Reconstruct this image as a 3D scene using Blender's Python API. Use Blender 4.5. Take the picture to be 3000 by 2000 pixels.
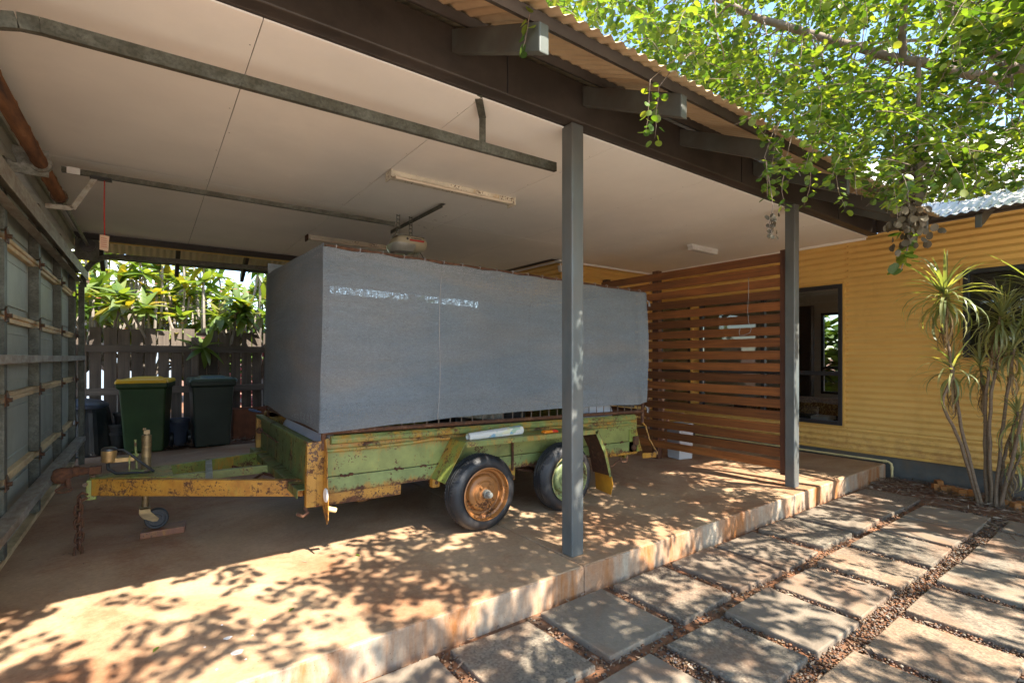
import bpy, bmesh, math, random
import numpy as np
from mathutils import Vector, Matrix, noise

for o in list(bpy.data.objects):
    bpy.data.objects.remove(o, do_unlink=True)
S = bpy.context.scene
COL = S.collection
R = math.radians
PI = math.pi

# ------------------------------------------------------------ camera, sky, sun, exposure
TH = R(54.058)
cam_d = bpy.data.cameras.new('camera')
cam = bpy.data.objects.new('camera', cam_d)
COL.objects.link(cam)
cam.location = (0, 0, 1.3)
cam.rotation_euler = (R(90), 0, TH - R(90))
cam_d.sensor_width = 36.0
cam_d.lens = 1461.2 / 3000 * 36
cam_d.shift_y = 45.5 / 3000
cam_d.clip_start = 0.05
cam_d.clip_end = 2000
S.camera = cam

SUN_EL = R(53.0)
SUN_H = Vector((0.182, -0.983, 0)).normalized()
TO_SUN = Vector((SUN_H.x * math.cos(SUN_EL), SUN_H.y * math.cos(SUN_EL), math.sin(SUN_EL)))
W = bpy.data.worlds.new('World')
S.world = W
W.use_nodes = True
wn = W.node_tree.nodes
sky = wn.new('ShaderNodeTexSky')
sky.sky_type = 'NISHITA'
sky.sun_disc = False
sky.sun_elevation = SUN_EL
sky.sun_rotation = math.atan2(TO_SUN.x, TO_SUN.y)
sky.air_density = 1.0
sky.dust_density = 0.5
sky.ozone_density = 2.0
W.node_tree.links.new(sky.outputs[0], wn['Background'].inputs[0])
wn['Background'].inputs[1].default_value = 0.115

sun_d = bpy.data.lights.new('sun', 'SUN')
sun_d.energy = 3.8
sun_d.angle = R(0.53)
sun_d.color = (1.0, 0.93, 0.82)
sun = bpy.data.objects.new('sun', sun_d)
COL.objects.link(sun)
sun.location = (2, -6, 12)
sun.rotation_euler = TO_SUN.to_track_quat('Z', 'Y').to_euler()

S.view_settings.view_transform = 'Standard'
S.view_settings.look = 'None'
S.view_settings.exposure = 2.35
S.view_settings.gamma = 1.0
S.view_settings.use_curve_mapping = False
S.render.engine = 'CYCLES'
S.cycles.max_bounces = 10
S.cycles.diffuse_bounces = 6
S.cycles.transparent_max_bounces = 16
S.cycles.sample_clamp_indirect = 6.0

# image helpers used to lay things out (camera constants only, returns real 3-D points)
FPX = 1461.2
FW = np.array([math.cos(TH), math.sin(TH), 0.0])
RT = np.array([math.sin(TH), -math.cos(TH), 0.0])
def at(u, v, D):
    p = np.array([0, 0, 1.3]) + D * (FW + (u - 1500) / FPX * RT + np.array([0, 0, (1045.5 - v) / FPX]))
    return Vector(p)
def proj(p):
    d = np.array([p[0], p[1], p[2] - 1.3])
    D = d @ FW
    if D < 0.05:
        return None
    return 1500 + FPX * (d @ RT) / D, 1045.5 - FPX * d[2] / D, D

# ------------------------------------------------------------ mesh builder
class MB:
    def __init__(s):
        s.v = []; s.f = []; s.sm = []
    def add(s, vs, fs, smooth=False):
        b = len(s.v)
        s.v += [tuple(x) for x in vs]
        s.f += [tuple(b + i for i in f) for f in fs]
        s.sm += [smooth] * len(fs)
        return s
    def box(s, x0, x1, y0, y1, z0, z1):
        vs = [(x0,y0,z0),(x1,y0,z0),(x1,y1,z0),(x0,y1,z0),(x0,y0,z1),(x1,y0,z1),(x1,y1,z1),(x0,y1,z1)]
        return s.add(vs, [(0,3,2,1),(4,5,6,7),(0,1,5,4),(1,2,6,5),(2,3,7,6),(3,0,4,7)])
    def bar(s, a, b, w, h, up=(0,0,1)):
        a = Vector(a); b = Vector(b); d = (b - a).normalized(); up = Vector(up)
        if abs(d.dot(up)) > .98: up = Vector((1,0,0))
        sx = d.cross(up).normalized() * (w / 2); sz = sx.cross(d).normalized() * (h / 2)
        vs = []
        for p in (a, b):
            vs += [p - sx - sz, p + sx - sz, p + sx + sz, p - sx + sz]
        return s.add(vs, [(0,1,2,3)[::-1],(4,5,6,7),(0,1,5,4),(1,2,6,5),(2,3,7,6),(3,0,4,7)])
    def tube(s, pts, r, n=8, closed=False, cap=True):
        pts = [Vector(p) for p in pts]; m = len(pts)
        rs = r if isinstance(r, (list, tuple)) else [r] * m
        vs = []; prev = None
        for i, p in enumerate(pts):
            if closed: t = (pts[(i+1) % m] - pts[i-1])
            else: t = pts[min(i+1, m-1)] - pts[max(i-1, 0)]
            t = t.normalized() if t.length > 1e-9 else Vector((0,0,1))
            if prev is None:
                ref = Vector((0,0,1)) if abs(t.z) < .9 else Vector((1,0,0))
                x = t.cross(ref).normalized()
            else:
                x = (prev - t * prev.dot(t))
                x = x.normalized() if x.length > 1e-6 else t.orthogonal().normalized()
            prev = x; y = t.cross(x)
            for k in range(n):
                a = 2 * PI * k / n
                vs.append(p + (x * math.cos(a) + y * math.sin(a)) * rs[i])
        fs = []
        for i in range(m if closed else m - 1):
            j = (i + 1) % m
            for k in range(n):
                l = (k + 1) % n
                fs.append((i*n+k, i*n+l, j*n+l, j*n+k))
        s.add(vs, fs, True)
        if cap and not closed:
            b = len(s.v) - len(vs)
            s.f.append(tuple(b + k for k in range(n))[::-1]); s.sm.append(False)
            s.f.append(tuple(b + (m-1)*n + k for k in range(n))); s.sm.append(False)
        return s
    def lathe(s, prof, c, axis='z', n=32, cap=False):
        c = Vector(c); vs = []; fs = []; m = len(prof)
        for (r, h) in prof:
            for k in range(n):
                a = 2 * PI * k / n
                ca, sa = r * math.cos(a), r * math.sin(a)
                if axis == 'z': q = Vector((ca, sa, h))
                elif axis == 'y': q = Vector((ca, h, sa))
                else: q = Vector((h, ca, sa))
                vs.append(c + q)
        for i in range(m - 1):
            for k in range(n):
                l = (k + 1) % n
                fs.append((i*n+k, i*n+l, (i+1)*n+l, (i+1)*n+k))
        s.add(vs, fs, True)
        if cap:
            b = len(s.v) - len(vs)
            s.f.append(tuple(b + k for k in range(n))[::-1]); s.sm.append(False)
            s.f.append(tuple(b + (m-1)*n + k for k in range(n))); s.sm.append(False)
        return s
    def prism(s, poly, d):
        d = Vector(d); n = len(poly); P = [Vector(p) for p in poly]
        vs = P + [p + d for p in P]
        fs = [tuple(range(n))[::-1], tuple(range(n, 2*n))]
        fs += [(i, (i+1) % n, n + (i+1) % n, n + i) for i in range(n)]
        return s.add(vs, fs)
    def loft(s, secs, cap=True):
        n = len(secs[0]); vs = [p for sec in secs for p in sec]; fs = []
        for i in range(len(secs) - 1):
            for k in range(n):
                l = (k + 1) % n
                fs.append((i*n+k, i*n+l, (i+1)*n+l, (i+1)*n+k))
        if cap:
            fs.append(tuple(range(n))[::-1]); fs.append(tuple((len(secs)-1)*n + k for k in range(n)))
        return s.add(vs, fs)
    def sphere(s, c, r, n=10, m=6, sc=(1,1,1)):
        prof = []
        vs = []; fs = []
        for i in range(m + 1):
            a = PI * i / m
            for k in range(n):
                b = 2 * PI * k / n
                vs.append((c[0]+sc[0]*r*math.sin(a)*math.cos(b), c[1]+sc[1]*r*math.sin(a)*math.sin(b), c[2]+sc[2]*r*math.cos(a)))
        for i in range(m):
            for k in range(n):
                l = (k+1) % n
                fs.append((i*n+k, (i+1)*n+k, (i+1)*n+l, i*n+l))
        return s.add(vs, fs, True)
    def mesh(s, name, off=(0,0,0)):
        me = bpy.data.meshes.new(name)
        ox, oy, oz = off
        me.from_pydata([(x-ox, y-oy, z-oz) for x, y, z in s.v], [], s.f)
        me.polygons.foreach_set('use_smooth', s.sm)
        me.update()
        if any(s.sm): me.set_sharp_from_angle(angle=R(40))
        return me

def tag(o, label=None, cat=None, group=None, kind=None):
    if label: o['label'] = label
    if cat: o['category'] = cat
    if group: o['group'] = group
    if kind: o['kind'] = kind
    return o
def empty(name, loc, label, cat, group=None, rz=0.0):
    o = bpy.data.objects.new(name, None)
    o.location = loc; o.rotation_euler = (0, 0, rz)
    o.empty_display_size = .1
    COL.objects.link(o)
    return tag(o, label, cat, group)
ABS = {}
def absloc(o):
    p = Vector((0,0,0))
    while o is not None:
        p += o.location; o = o.parent
    return p
def part(name, mb, m, parent=None, bevel=0.0, local=False, seg=2):
    """mesh given in world axes (before any rotation of the thing) -> child mesh of parent"""
    off = absloc(parent) if (parent is not None and not local) else Vector((0,0,0))
    me = mb.mesh(name, off)
    o = bpy.data.objects.new(name, me)
    me.materials.append(m)
    COL.objects.link(o)
    if parent is not None: o.parent = parent
    if bevel > 0:
        b = o.modifiers.new('bevel', 'BEVEL'); b.width = bevel; b.segments = seg
        b.limit_method = 'ANGLE'; b.angle_limit = R(40); b.harden_normals = False
    return o
def inst(name, me, parent, loc, rot=None, sc=None, m=None):
    o = bpy.data.objects.new(name, me)
    COL.objects.link(o)
    if parent is not None: o.parent = parent
    o.location = loc
    if rot is not None:
        if isinstance(rot, Matrix):
            o.rotation_mode = 'QUATERNION'; o.rotation_quaternion = rot.to_quaternion()
        else: o.rotation_euler = rot
    if sc is not None: o.scale = (sc, sc, sc) if isinstance(sc, (int, float)) else sc
    return o

# ------------------------------------------------------------ materials
def nodes(name):
    m = bpy.data.materials.new(name); m.use_nodes = True
    nt = m.node_tree; return m, nt, nt.nodes['Principled BSDF']
def N(nt, t, **kw):
    n = nt.nodes.new('ShaderNode' + t)
    for k, v in kw.items():
        if k in n.inputs.keys(): n.inputs[k].default_value = v
        else: setattr(n, k, v)
    return n
def coords(nt, scale=(1,1,1), rot=(0,0,0)):
    tc = N(nt, 'TexCoord'); mp = N(nt, 'Mapping')
    mp.inputs['Scale'].default_value = scale; mp.inputs['Rotation'].default_value = rot
    nt.links.new(tc.outputs['Object'], mp.inputs[0])
    return mp.outputs[0]
def ramp(nt, fac, stops):
    r = N(nt, 'ValToRGB'); e = r.color_ramp.elements
    while len(e) < len(stops): e.new(.5)
    for el, (p, c) in zip(e, stops):
        el.position = p; el.color = tuple(c) + ((1,) if len(c) == 3 else ())
    nt.links.new(fac, r.inputs[0]); return r.outputs[0]
def mixc(nt, fac, a, b, bt='MIX'):
    m = N(nt, 'Mix', data_type='RGBA', blend_type=bt)
    for sock, x in ((m.inputs[0], fac), (m.inputs[6], a), (m.inputs[7], b)):
        if isinstance(x, (int, float)): sock.default_value = x
        elif isinstance(x, (tuple, list)): sock.default_value = tuple(x)[:3] + (1,)
        else: nt.links.new(x, sock)
    return m.outputs[2]
def noise_f(nt, vec, scale, detail=6, rough=.6, dist=0):
    n = N(nt, 'TexNoise', Scale=scale, Detail=detail, Roughness=rough, Distortion=dist)
    nt.links.new(vec, n.inputs['Vector']); return n.outputs[0]
def bump(nt, bsdf, h, strength=.3, dist=.01):
    b = N(nt, 'Bump', Strength=strength, Distance=dist)
    nt.links.new(h, b.inputs['Height']); nt.links.new(b.outputs[0], bsdf.inputs['Normal'])
def simple(name, col, rough=.6, metal=0, var=.25, scale=6, bmp=.15, bscale=60, stretch=(1,1,1), dirt=None, dirt_amt=.4, spec=.5, island=0):
    m, nt, b = nodes(name)
    v = coords(nt, stretch)
    f = noise_f(nt, v, scale)
    dark = tuple(c * (1 - var) for c in col); lite = tuple(min(1, c * (1 + var)) for c in col)
    c = ramp(nt, f, [(.3, dark), (.7, lite)])
    if dirt:
        f2 = noise_f(nt, v, scale * .45, 8, .7)
        k = ramp(nt, f2, [(.52 - .25*dirt_amt, (0,0,0)), (.75 - .15*dirt_amt, (1,1,1))])
        c = mixc(nt, k, c, dirt)
    if island:
        g = N(nt, 'NewGeometry')
        oi = N(nt, 'ObjectInfo')
        ad = N(nt, 'Math', operation='ADD'); nt.links.new(g.outputs['Random Per Island'], ad.inputs[0]); nt.links.new(oi.outputs['Random'], ad.inputs[1])
        fr = N(nt, 'Math', operation='FRACT'); nt.links.new(ad.outputs[0], fr.inputs[0])
        k = ramp(nt, fr.outputs[0], [(0, (1-island,)*3), (1, (1+island*.6,)*3)])
        c = mixc(nt, 1.0, c, k, 'MULTIPLY')
    nt.links.new(c, b.inputs['Base Color'])
    b.inputs['Roughness'].default_value = rough; b.inputs['Metallic'].default_value = metal
    b.inputs['Specular IOR Level'].default_value = spec
    if bmp > 0: bump(nt, b, noise_f(nt, v, bscale, 4), bmp, .004)
    return m

def rusty(name, paint, rust_amt=.5, ochre=.5, edges=()):
    m, nt, b = nodes(name)
    v = coords(nt)
    c = ramp(nt, noise_f(nt, v, 5.0, 10, .7), [(.3, tuple(x*.62 for x in paint)), (.7, tuple(x*1.25 for x in paint))])
    och = ramp(nt, noise_f(nt, v, 14, 6), [(.3, (.24,.095,.010)), (.7, (.46,.235,.028))])
    vs = coords(nt, (3, 3, .8))
    def worn(f):
        if not edges: return f
        sx = N(nt, 'SeparateXYZ'); nt.links.new(v, sx.inputs[0])
        for (za, zb, amt) in edges:
            mr = N(nt, 'MapRange'); mr.inputs[1].default_value = za; mr.inputs[2].default_value = zb; mr.inputs[3].default_value = amt; mr.inputs[4].default_value = 0
            nt.links.new(sx.outputs[2], mr.inputs[0])
            ad = N(nt, 'Math', operation='ADD'); nt.links.new(f, ad.inputs[0]); nt.links.new(mr.outputs[0], ad.inputs[1]); f = ad.outputs[0]
        return f
    k1 = ramp(nt, worn(noise_f(nt, vs, 2.6, 12, .78)), [(.66 - .4*ochre, (0,0,0)), (.80 - .4*ochre, (1,1,1))])
    c = mixc(nt, k1, c, och)
    rust = ramp(nt, noise_f(nt, v, 40, 5), [(.3, (.032,.014,.008)), (.75, (.125,.046,.016))])
    k2 = ramp(nt, worn(noise_f(nt, v, 7, 10, .8)), [(.70 - .3*rust_amt, (0,0,0)), (.76 - .3*rust_amt, (1,1,1))])
    c = mixc(nt, k2, c, rust)
    spm = N(nt, 'Math', operation='MULTIPLY'); nt.links.new(noise_f(nt, v, 70, 3, .55), spm.inputs[0]); nt.links.new(noise_f(nt, v, 6, 5, .6), spm.inputs[1])
    sp = ramp(nt, spm.outputs[0], [(.345 - .05*rust_amt, (0,0,0)), (.37 - .05*rust_amt, (1,1,1))])
    c = mixc(nt, sp, c, (.085,.032,.010))
    nt.links.new(c, b.inputs['Base Color'])
    rr = ramp(nt, k2, [(0, (.45,)*3), (1, (.9,)*3)])
    nt.links.new(rr, b.inputs['Roughness'])
    bump(nt, b, noise_f(nt, v, 45, 8, .7), .35, .004)
    return m

M = {}
def concrete_mat(name, base, stain, amt=.5, side=False):
    m, nt, b = nodes(name)
    v = coords(nt)
    c = ramp(nt, noise_f(nt, v, 1.3, 8, .65, .4), [(.28, tuple(x*.72 for x in base)), (.72, tuple(x*1.18 for x in base))])
    vs = coords(nt, (1, 1, .25) if side else (1, 1, 1))
    k = ramp(nt, noise_f(nt, vs, 2.6 if side else .9, 9, .7, .6), [(.60 - .3*amt, (0,0,0)), (.82 - .25*amt, (1,1,1))])
    c = mixc(nt, k, c, stain)
    fine = ramp(nt, noise_f(nt, v, 38, 6, .75), [(.3, (.78,)*3), (.7, (1.15,)*3)])
    c = mixc(nt, 1.0, c, fine, 'MULTIPLY')
    sp = ramp(nt, noise_f(nt, v, 90, 2, .4), [(.72, (1,1,1)), (.76, (.45,.38,.32))])
    c = mixc(nt, 1.0, c, sp, 'MULTIPLY')
    nt.links.new(c, b.inputs['Base Color'])
    b.inputs['Roughness'].default_value = .72
    b.inputs['Specular IOR Level'].default_value = .35
    bump(nt, b, noise_f(nt, v, 60, 8, .75), .25, .004)
    return m
M['slab'] = concrete_mat('slab_concrete', (.42,.28,.165), (.26,.112,.05), .60)
M['bounce_ground'] = concrete_mat('pale_bounce_concrete', (.52,.46,.38), (.42,.33,.24), .35)
M['slab_edge'] = concrete_mat('slab_edge_concrete', (.43,.37,.28), (.33,.125,.035), .80, True)
def paver_mat():
    m, nt, b = nodes('paver_concrete')
    v = coords(nt); oi = N(nt, 'ObjectInfo')
    base = ramp(nt, oi.outputs['Random'], [(0, (.20,.145,.10)), (.35, (.21,.175,.13)), (.7, (.165,.145,.118)), (1, (.235,.17,.115))])
    k = ramp(nt, noise_f(nt, v, 2.2, 8, .7, .5), [(.35, (.7,)*3), (.7, (1.15,)*3)])
    c = mixc(nt, 1.0, base, k, 'MULTIPLY')
    vo = N(nt, 'TexVoronoi', Scale=85.0); nt.links.new(v, vo.inputs['Vector'])
    peb = ramp(nt, vo.outputs['Color'], [(.2, (.6,.55,.5)), (.8, (1.45,1.35,1.2))])
    ex = ramp(nt, oi.outputs['Random'], [(.3, (0,)*3), (.5, (.75,)*3)])
    c2 = mixc(nt, 1.0, c, peb, 'MULTIPLY')
    c = mixc(nt, ex, c, c2)
    st = ramp(nt, noise_f(nt, v, 1.1, 6, .6, 1), [(.5, (0,0,0)), (.72, (.8,.8,.8))])
    c = mixc(nt, st, c, (.24,.12,.06))
    nt.links.new(c, b.inputs['Base Color']); b.inputs['Roughness'].default_value = .85
    h = mixc(nt, .5, noise_f(nt, v, 90, 6, .7), vo.outputs['Distance'])
    bump(nt, b, h, .5, .005)
    return m
M['paver'] = paver_mat()
M['soil'] = simple('red_soil', (.20,.085,.038), .95, var=.5, scale=9, bmp=.8, bscale=70, dirt=(.10,.06,.035), dirt_amt=.4)
def gravel_mat():
    m, nt, b = nodes('gravel_stone')
    g = N(nt, 'NewGeometry')
    c = ramp(nt, g.outputs['Random Per Island'], [(0, (.04,.023,.018)), (.2, (.15,.06,.02)), (.4, (.07,.045,.033)), (.6, (.17,.095,.04)), (.75, (.055,.045,.042)), (.9, (.17,.135,.095)), (1, (.05,.022,.016))])
    nt.links.new(c, b.inputs['Base Color']); b.inputs['Roughness'].default_value = .55
    bump(nt, b, noise_f(nt, coords(nt), 120, 3), .2, .002)
    return m
M['gravel'] = gravel_mat()
M['beam'] = simple('dark_brown_steel', (.030,.023,.018), .5, var=.25, scale=3, bmp=.05, dirt=(.065,.05,.04), dirt_amt=.25)
M['rafter'] = simple('weathered_steel_paint', (.075,.085,.075), .5, var=.3, scale=4, bmp=.06, dirt=(.06,.05,.04), dirt_amt=.5)
M['post'] = simple('grey_green_steel', (.085,.10,.10), .42, var=.3, scale=3.5, bmp=.08, stretch=(2,2,.7), dirt=(.12,.11,.095), dirt_amt=.5)
M['ceiling'] = simple('ceiling_sheet', (.84,.80,.73), .7, var=.05, scale=1.4, bmp=.06, bscale=90, dirt=(.77,.74,.68), dirt_amt=.2)
M['roof'] = simple('cream_roof_steel', (.56,.44,.27), .5, var=.12, scale=2, bmp=.03, dirt=(.40,.28,.17), dirt_amt=.3)
M['roof_sunlit'] = simple('sunlit_roof_steel', (.66,.62,.56), .45, var=.08, scale=2, bmp=.03)  # lighter copy of the cream roof, sun glare put into its colour
def wall_mat():
    m, nt, b = nodes('yellow_wall_steel')
    v = coords(nt)
    c = ramp(nt, noise_f(nt, v, 1.2, 6, .6), [(.3, (.66,.405,.115)), (.7, (.72,.46,.145))])
    k = ramp(nt, noise_f(nt, coords(nt, (2, 2, .5)), 1.6, 9, .75), [(.55, (0,0,0)), (.8, (.55,.55,.55))])
    c = mixc(nt, k, c, (.47,.26,.07))
    sp = ramp(nt, noise_f(nt, v, 70, 2, .4), [(.74, (1,1,1)), (.78, (.7,.6,.45))])
    c = mixc(nt, 1.0, c, sp, 'MULTIPLY')
    sx = N(nt, 'SeparateXYZ'); nt.links.new(v, sx.inputs[0])
    mr = N(nt, 'MapRange'); mr.inputs[1].default_value = .05; mr.inputs[2].default_value = .5; mr.inputs[3].default_value = .30; mr.inputs[4].default_value = 0
    nt.links.new(sx.outputs[2], mr.inputs[0])
    ad = N(nt, 'Math', operation='ADD'); nt.links.new(mr.outputs[0], ad.inputs[0]); nt.links.new(noise_f(nt, v, 11, 9, .75), ad.inputs[1])
    c = mixc(nt, ramp(nt, ad.outputs[0], [(.62, (0,0,0)), (.85, (.6,.6,.6))]), c, (.36,.17,.06))
    nt.links.new(c, b.inputs['Base Color']); b.inputs['Roughness'].default_value = .5
    bump(nt, b, noise_f(nt, v, 4, 3), .12, .02)
    return m
M['wall'] = wall_mat()
M['trim'] = simple('yellow_trim_paint', (.60,.35,.08), .5, var=.1, scale=3, bmp=.04, dirt=(.42,.22,.06), dirt_amt=.2)
M['foundation'] = simple('dark_foundation', (.085,.083,.075), .85, var=.3, scale=4, bmp=.3, dirt=(.15,.10,.06), dirt_amt=.3)
M['frame'] = simple('dark_window_frame', (.022,.022,.024), .4, var=.2, scale=4, bmp=.03)
M['pvc'] = simple('cream_pvc', (.55,.43,.20), .45, var=.12, scale=8, bmp=.03)
def wood_mat(name, col, col2, axis=1, rough=.55, sc=1.0, rnd=.35):
    m, nt, b = nodes(name)
    st = [26*sc, 26*sc, 26*sc]; st[axis] = 1.3*sc
    v = coords(nt, tuple(st))
    oi = N(nt, 'ObjectInfo')
    mp = N(nt, 'VectorMath', operation='ADD'); nt.links.new(v, mp.inputs[0])
    cb = N(nt, 'CombineXYZ'); ml = N(nt, 'Math', operation='MULTIPLY'); ml.inputs[1].default_value = 57.0
    nt.links.new(oi.outputs['Random'], ml.inputs[0])
    for i in range(3): nt.links.new(ml.outputs[0], cb.inputs[i])
    nt.links.new(cb.outputs[0], mp.inputs[1])
    f = noise_f(nt, mp.outputs[0], 1.0, 8, .7, .8)
    c = ramp(nt, f, [(.3, col2), (.5, tuple((a+b_)/2 for a, b_ in zip(col, col2))), (.72, col)])
    k = ramp(nt, oi.outputs['Random'], [(0, (1-rnd,)*3), (1, (1+rnd*.7,)*3)])
    c = mixc(nt, 1.0, c, k, 'MULTIPLY')
    big = ramp(nt, noise_f(nt, coords(nt), 2.3, 5), [(.3, (.75,)*3), (.7, (1.15,)*3)])
    c = mixc(nt, 1.0, c, big, 'MULTIPLY')
    nt.links.new(c, b.inputs['Base Color']); b.inputs['Roughness'].default_value = rough
    bump(nt, b, f, .25, .003)
    return m
M['slat'] = wood_mat('merbau_slat', (.29,.10,.022), (.10,.030,.007), 1, .55, 1.0, .45)
M['slat_post'] = wood_mat('dark_timber', (.11,.038,.016), (.05,.018,.01), 2, .5)
M['paling'] = wood_mat('grey_paling', (.125,.098,.076), (.046,.034,.026), 2, .85, .8)
M['rail'] = wood_mat('grey_rail', (.14,.112,.09), (.055,.042,.034), 0, .85, .8)
def galv_mat(name, base=(.36,.37,.35), dark=(.13,.13,.115), met=.35, rough=.5):
    m, nt, b = nodes(name)
    v = coords(nt)
    vo = N(nt, 'TexVoronoi', Scale=95.0); nt.links.new(v, vo.inputs['Vector'])
    md = tuple((a_+b_)/2 for a_, b_ in zip(base, dark))
    c = ramp(nt, vo.outputs['Color'], [(.1, tuple((a_*.5+b_*.5) for a_, b_ in zip(dark, md))), (.9, tuple((a_*.5+b_*.5) for a_, b_ in zip(base, md)))])
    stk = ramp(nt, noise_f(nt, coords(nt, (3, 3, 3)), 9.0, 8, .75), [(.45, (0,0,0)), (.62, (.55,.55,.55))])
    c = mixc(nt, stk, c, tuple(x*1.25 for x in base))
    d = ramp(nt, noise_f(nt, v, 5, 8, .7), [(.4, (.55,.5,.42)), (.7, (1.1,1.1,1.1))])
    c = mixc(nt, 1.0, c, d, 'MULTIPLY')
    nt.links.new(c, b.inputs['Base Color']); b.inputs['Roughness'].default_value = rough; b.inputs['Metallic'].default_value = met
    bump(nt, b, noise_f(nt, v, 30, 5), .1, .003)
    return m
M['galv'] = galv_mat('galvanised_steel')
M['galv_dark'] = galv_mat('dark_galvanised_steel', (.16,.165,.14), (.05,.052,.042), .3, .5)
M['strut'] = simple('dull_zinc_strut', (.36,.34,.29), .5, .3, var=.25, scale=12, bmp=.1, dirt=(.19,.14,.10), dirt_amt=.5, stretch=(3,1,3))
M['door'] = simple('door_back_panel', (.34,.355,.295), .45, var=.15, scale=3, bmp=.25, bscale=45, dirt=(.20,.20,.155), dirt_amt=.3)
M['batten'] = simple('cream_joint_strip', (.74,.56,.30), .5, var=.15, scale=10, bmp=.05, dirt=(.35,.22,.10), dirt_amt=.35, stretch=(1,.4,1))
M['hinge'] = rusty('rusty_hinge', (.12,.085,.05), .7, .2)
M['spring'] = None
def spring_mat():
    m, nt, b = nodes('rusty_spring')
    v = coords(nt)
    c = ramp(nt, noise_f(nt, coords(nt, (6, .8, 6)), 3.0, 6), [(.3, (.030,.012,.005)), (.55, (.13,.052,.016)), (.75, (.22,.11,.045))])
    nt.links.new(c, b.inputs['Base Color']); b.inputs['Roughness'].default_value = .7
    bump(nt, b, noise_f(nt, v, 60, 4), .3, .003)
    return m
M['spring'] = spring_mat()
M['green'] = rusty('rusty_green_paint', (.195,.215,.06), .20, .26, ((.70, .60, .16),))
M['green_worn'] = rusty('worn_green_paint', (.165,.20,.06), .45, .45)
M['lower_green'] = rusty('rust_edged_green_paint', (.175,.215,.07), .28, .20, ((.365, .44, .22), (.50, .465, .12)))
M['skirt'] = rusty('rust_speckled_skirt', (.26,.20,.03), .62, .95, ((.29, .34, .14),))
M['ochre'] = rusty('ochre_rusted_paint', (.25,.20,.03), .55, .88)
M['front_green'] = rusty('stained_front_paint', (.10,.135,.04), .5, .30)
M['ochre_green'] = rusty('ochre_green_paint', (.17,.20,.04), .5, .45)
M['rust'] = rusty('heavy_rust', (.13,.05,.02), 1.0, .15)
M['flap'] = simple('orange_mudflap', (.45,.20,.012), .6, var=.25, scale=7, bmp=.15, dirt=(.28,.11,.012), dirt_amt=.4)
M['rim_ochre'] = rusty('rust_stained_rim', (.34,.135,.036), .42, .2)
M['rim_green'] = rusty('flaking_green_rim', (.19,.225,.09), .55, .35)
def rubber_mat():
    m, nt, b = nodes('tyre_rubber')
    v = coords(nt)
    c = ramp(nt, noise_f(nt, v, 6, 7, .7), [(.35, (.010,.011,.013)), (.7, (.026,.026,.028))])
    k = ramp(nt, noise_f(nt, v, 2.5, 8, .7), [(.5, (0,0,0)), (.75, (.6,.6,.6))])
    c = mixc(nt, k, c, (.07,.05,.037))
    nt.links.new(c, b.inputs['Base Color']); b.inputs['Roughness'].default_value = .55
    bump(nt, b, noise_f(nt, v, 70, 4), .25, .003)
    return m
M['rubber'] = rubber_mat()
def cloth_mat(name, holes, base=(.195,.222,.243), warm_bounce=(.27,.245,.215)):
    m, nt, b = nodes(name)
    v = coords(nt)
    c = ramp(nt, noise_f(nt, coords(nt, (.6, .6, 2.2)), 2.5, 7, .65), [(.3, tuple(x*.85 for x in base)), (.7, tuple(x*1.1 for x in base))])
    k = ramp(nt, noise_f(nt, coords(nt, (.35, .35, 1.3)), 1.9, 6, .55, .6), [(.45, (0,0,0)), (.75, (.75,.75,.75))])
    c = mixc(nt, k, c, warm_bounce)  # tan patches put warm light bounced off the floor into the colour
    gr = ramp(nt, noise_f(nt, coords(nt, (1, 1, 2)), 42, 3, .6), [(.3, (.91,)*3), (.7, (1.08,)*3)])
    c = mixc(nt, 1.0, c, gr, 'MULTIPLY')
    wv = N(nt, 'TexNoise', Scale=1.0, Detail=2.0); nt.links.new(coords(nt, (190, 190, 330)), wv.inputs['Vector'])
    ww = ramp(nt, wv.outputs[0], [(.35, (.85,)*3), (.65, (1.12,)*3)])
    c = mixc(nt, 1.0, c, ww, 'MULTIPLY')
    nt.links.new(c, b.inputs['Base Color']); b.inputs['Roughness'].default_value = .9
    b.inputs['Specular IOR Level'].default_value = .04
    bm_ = N(nt, 'Bump', Strength=.30, Distance=.002); nt.links.new(wv.outputs[0], bm_.inputs['Height'])
    b2 = N(nt, 'Bump', Strength=.45, Distance=.03); nt.links.new(noise_f(nt, coords(nt, (.7, .7, 4.5)), 2.4, 5, .55, .8), b2.inputs['Height'])
    nt.links.new(bm_.outputs[0], b2.inputs['Normal']); nt.links.new(b2.outputs[0], b.inputs['Normal'])
    tr = N(nt, 'BsdfTransparent'); mx = N(nt, 'MixShader')
    tl = N(nt, 'BsdfTranslucent'); nt.links.new(c, tl.inputs['Color'])
    m2 = N(nt, 'MixShader'); m2.inputs[0].default_value = .25
    nt.links.new(b.outputs[0], m2.inputs[1]); nt.links.new(tl.outputs[0], m2.inputs[2])
    hn = N(nt, 'TexNoise', Scale=1.0, Detail=1.0); nt.links.new(coords(nt, (330, 330, 330)), hn.inputs['Vector'])
    hk = ramp(nt, hn.outputs[0], [(.70 - holes*.5, (0,0,0)), (.72 - holes*.5, (1,1,1))])
    nt.links.new(hk, mx.inputs[0]); nt.links.new(m2.outputs[0], mx.inputs[1]); nt.links.new(tr.outputs[0], mx.inputs[2])
    nt.links.new(mx.outputs[0], nt.nodes['Material Output'].inputs[0])
    return m
M['cloth'] = cloth_mat('grey_shade_cloth', .10)
M['cloth_solid'] = simple('sky_block_strip', (.18,.20,.22), .9, var=.1, scale=20, bmp=.1)
M['cord'] = simple('pale_seam_cord', (.27,.26,.25), .8, var=.15, scale=20, bmp=.1)
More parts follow.
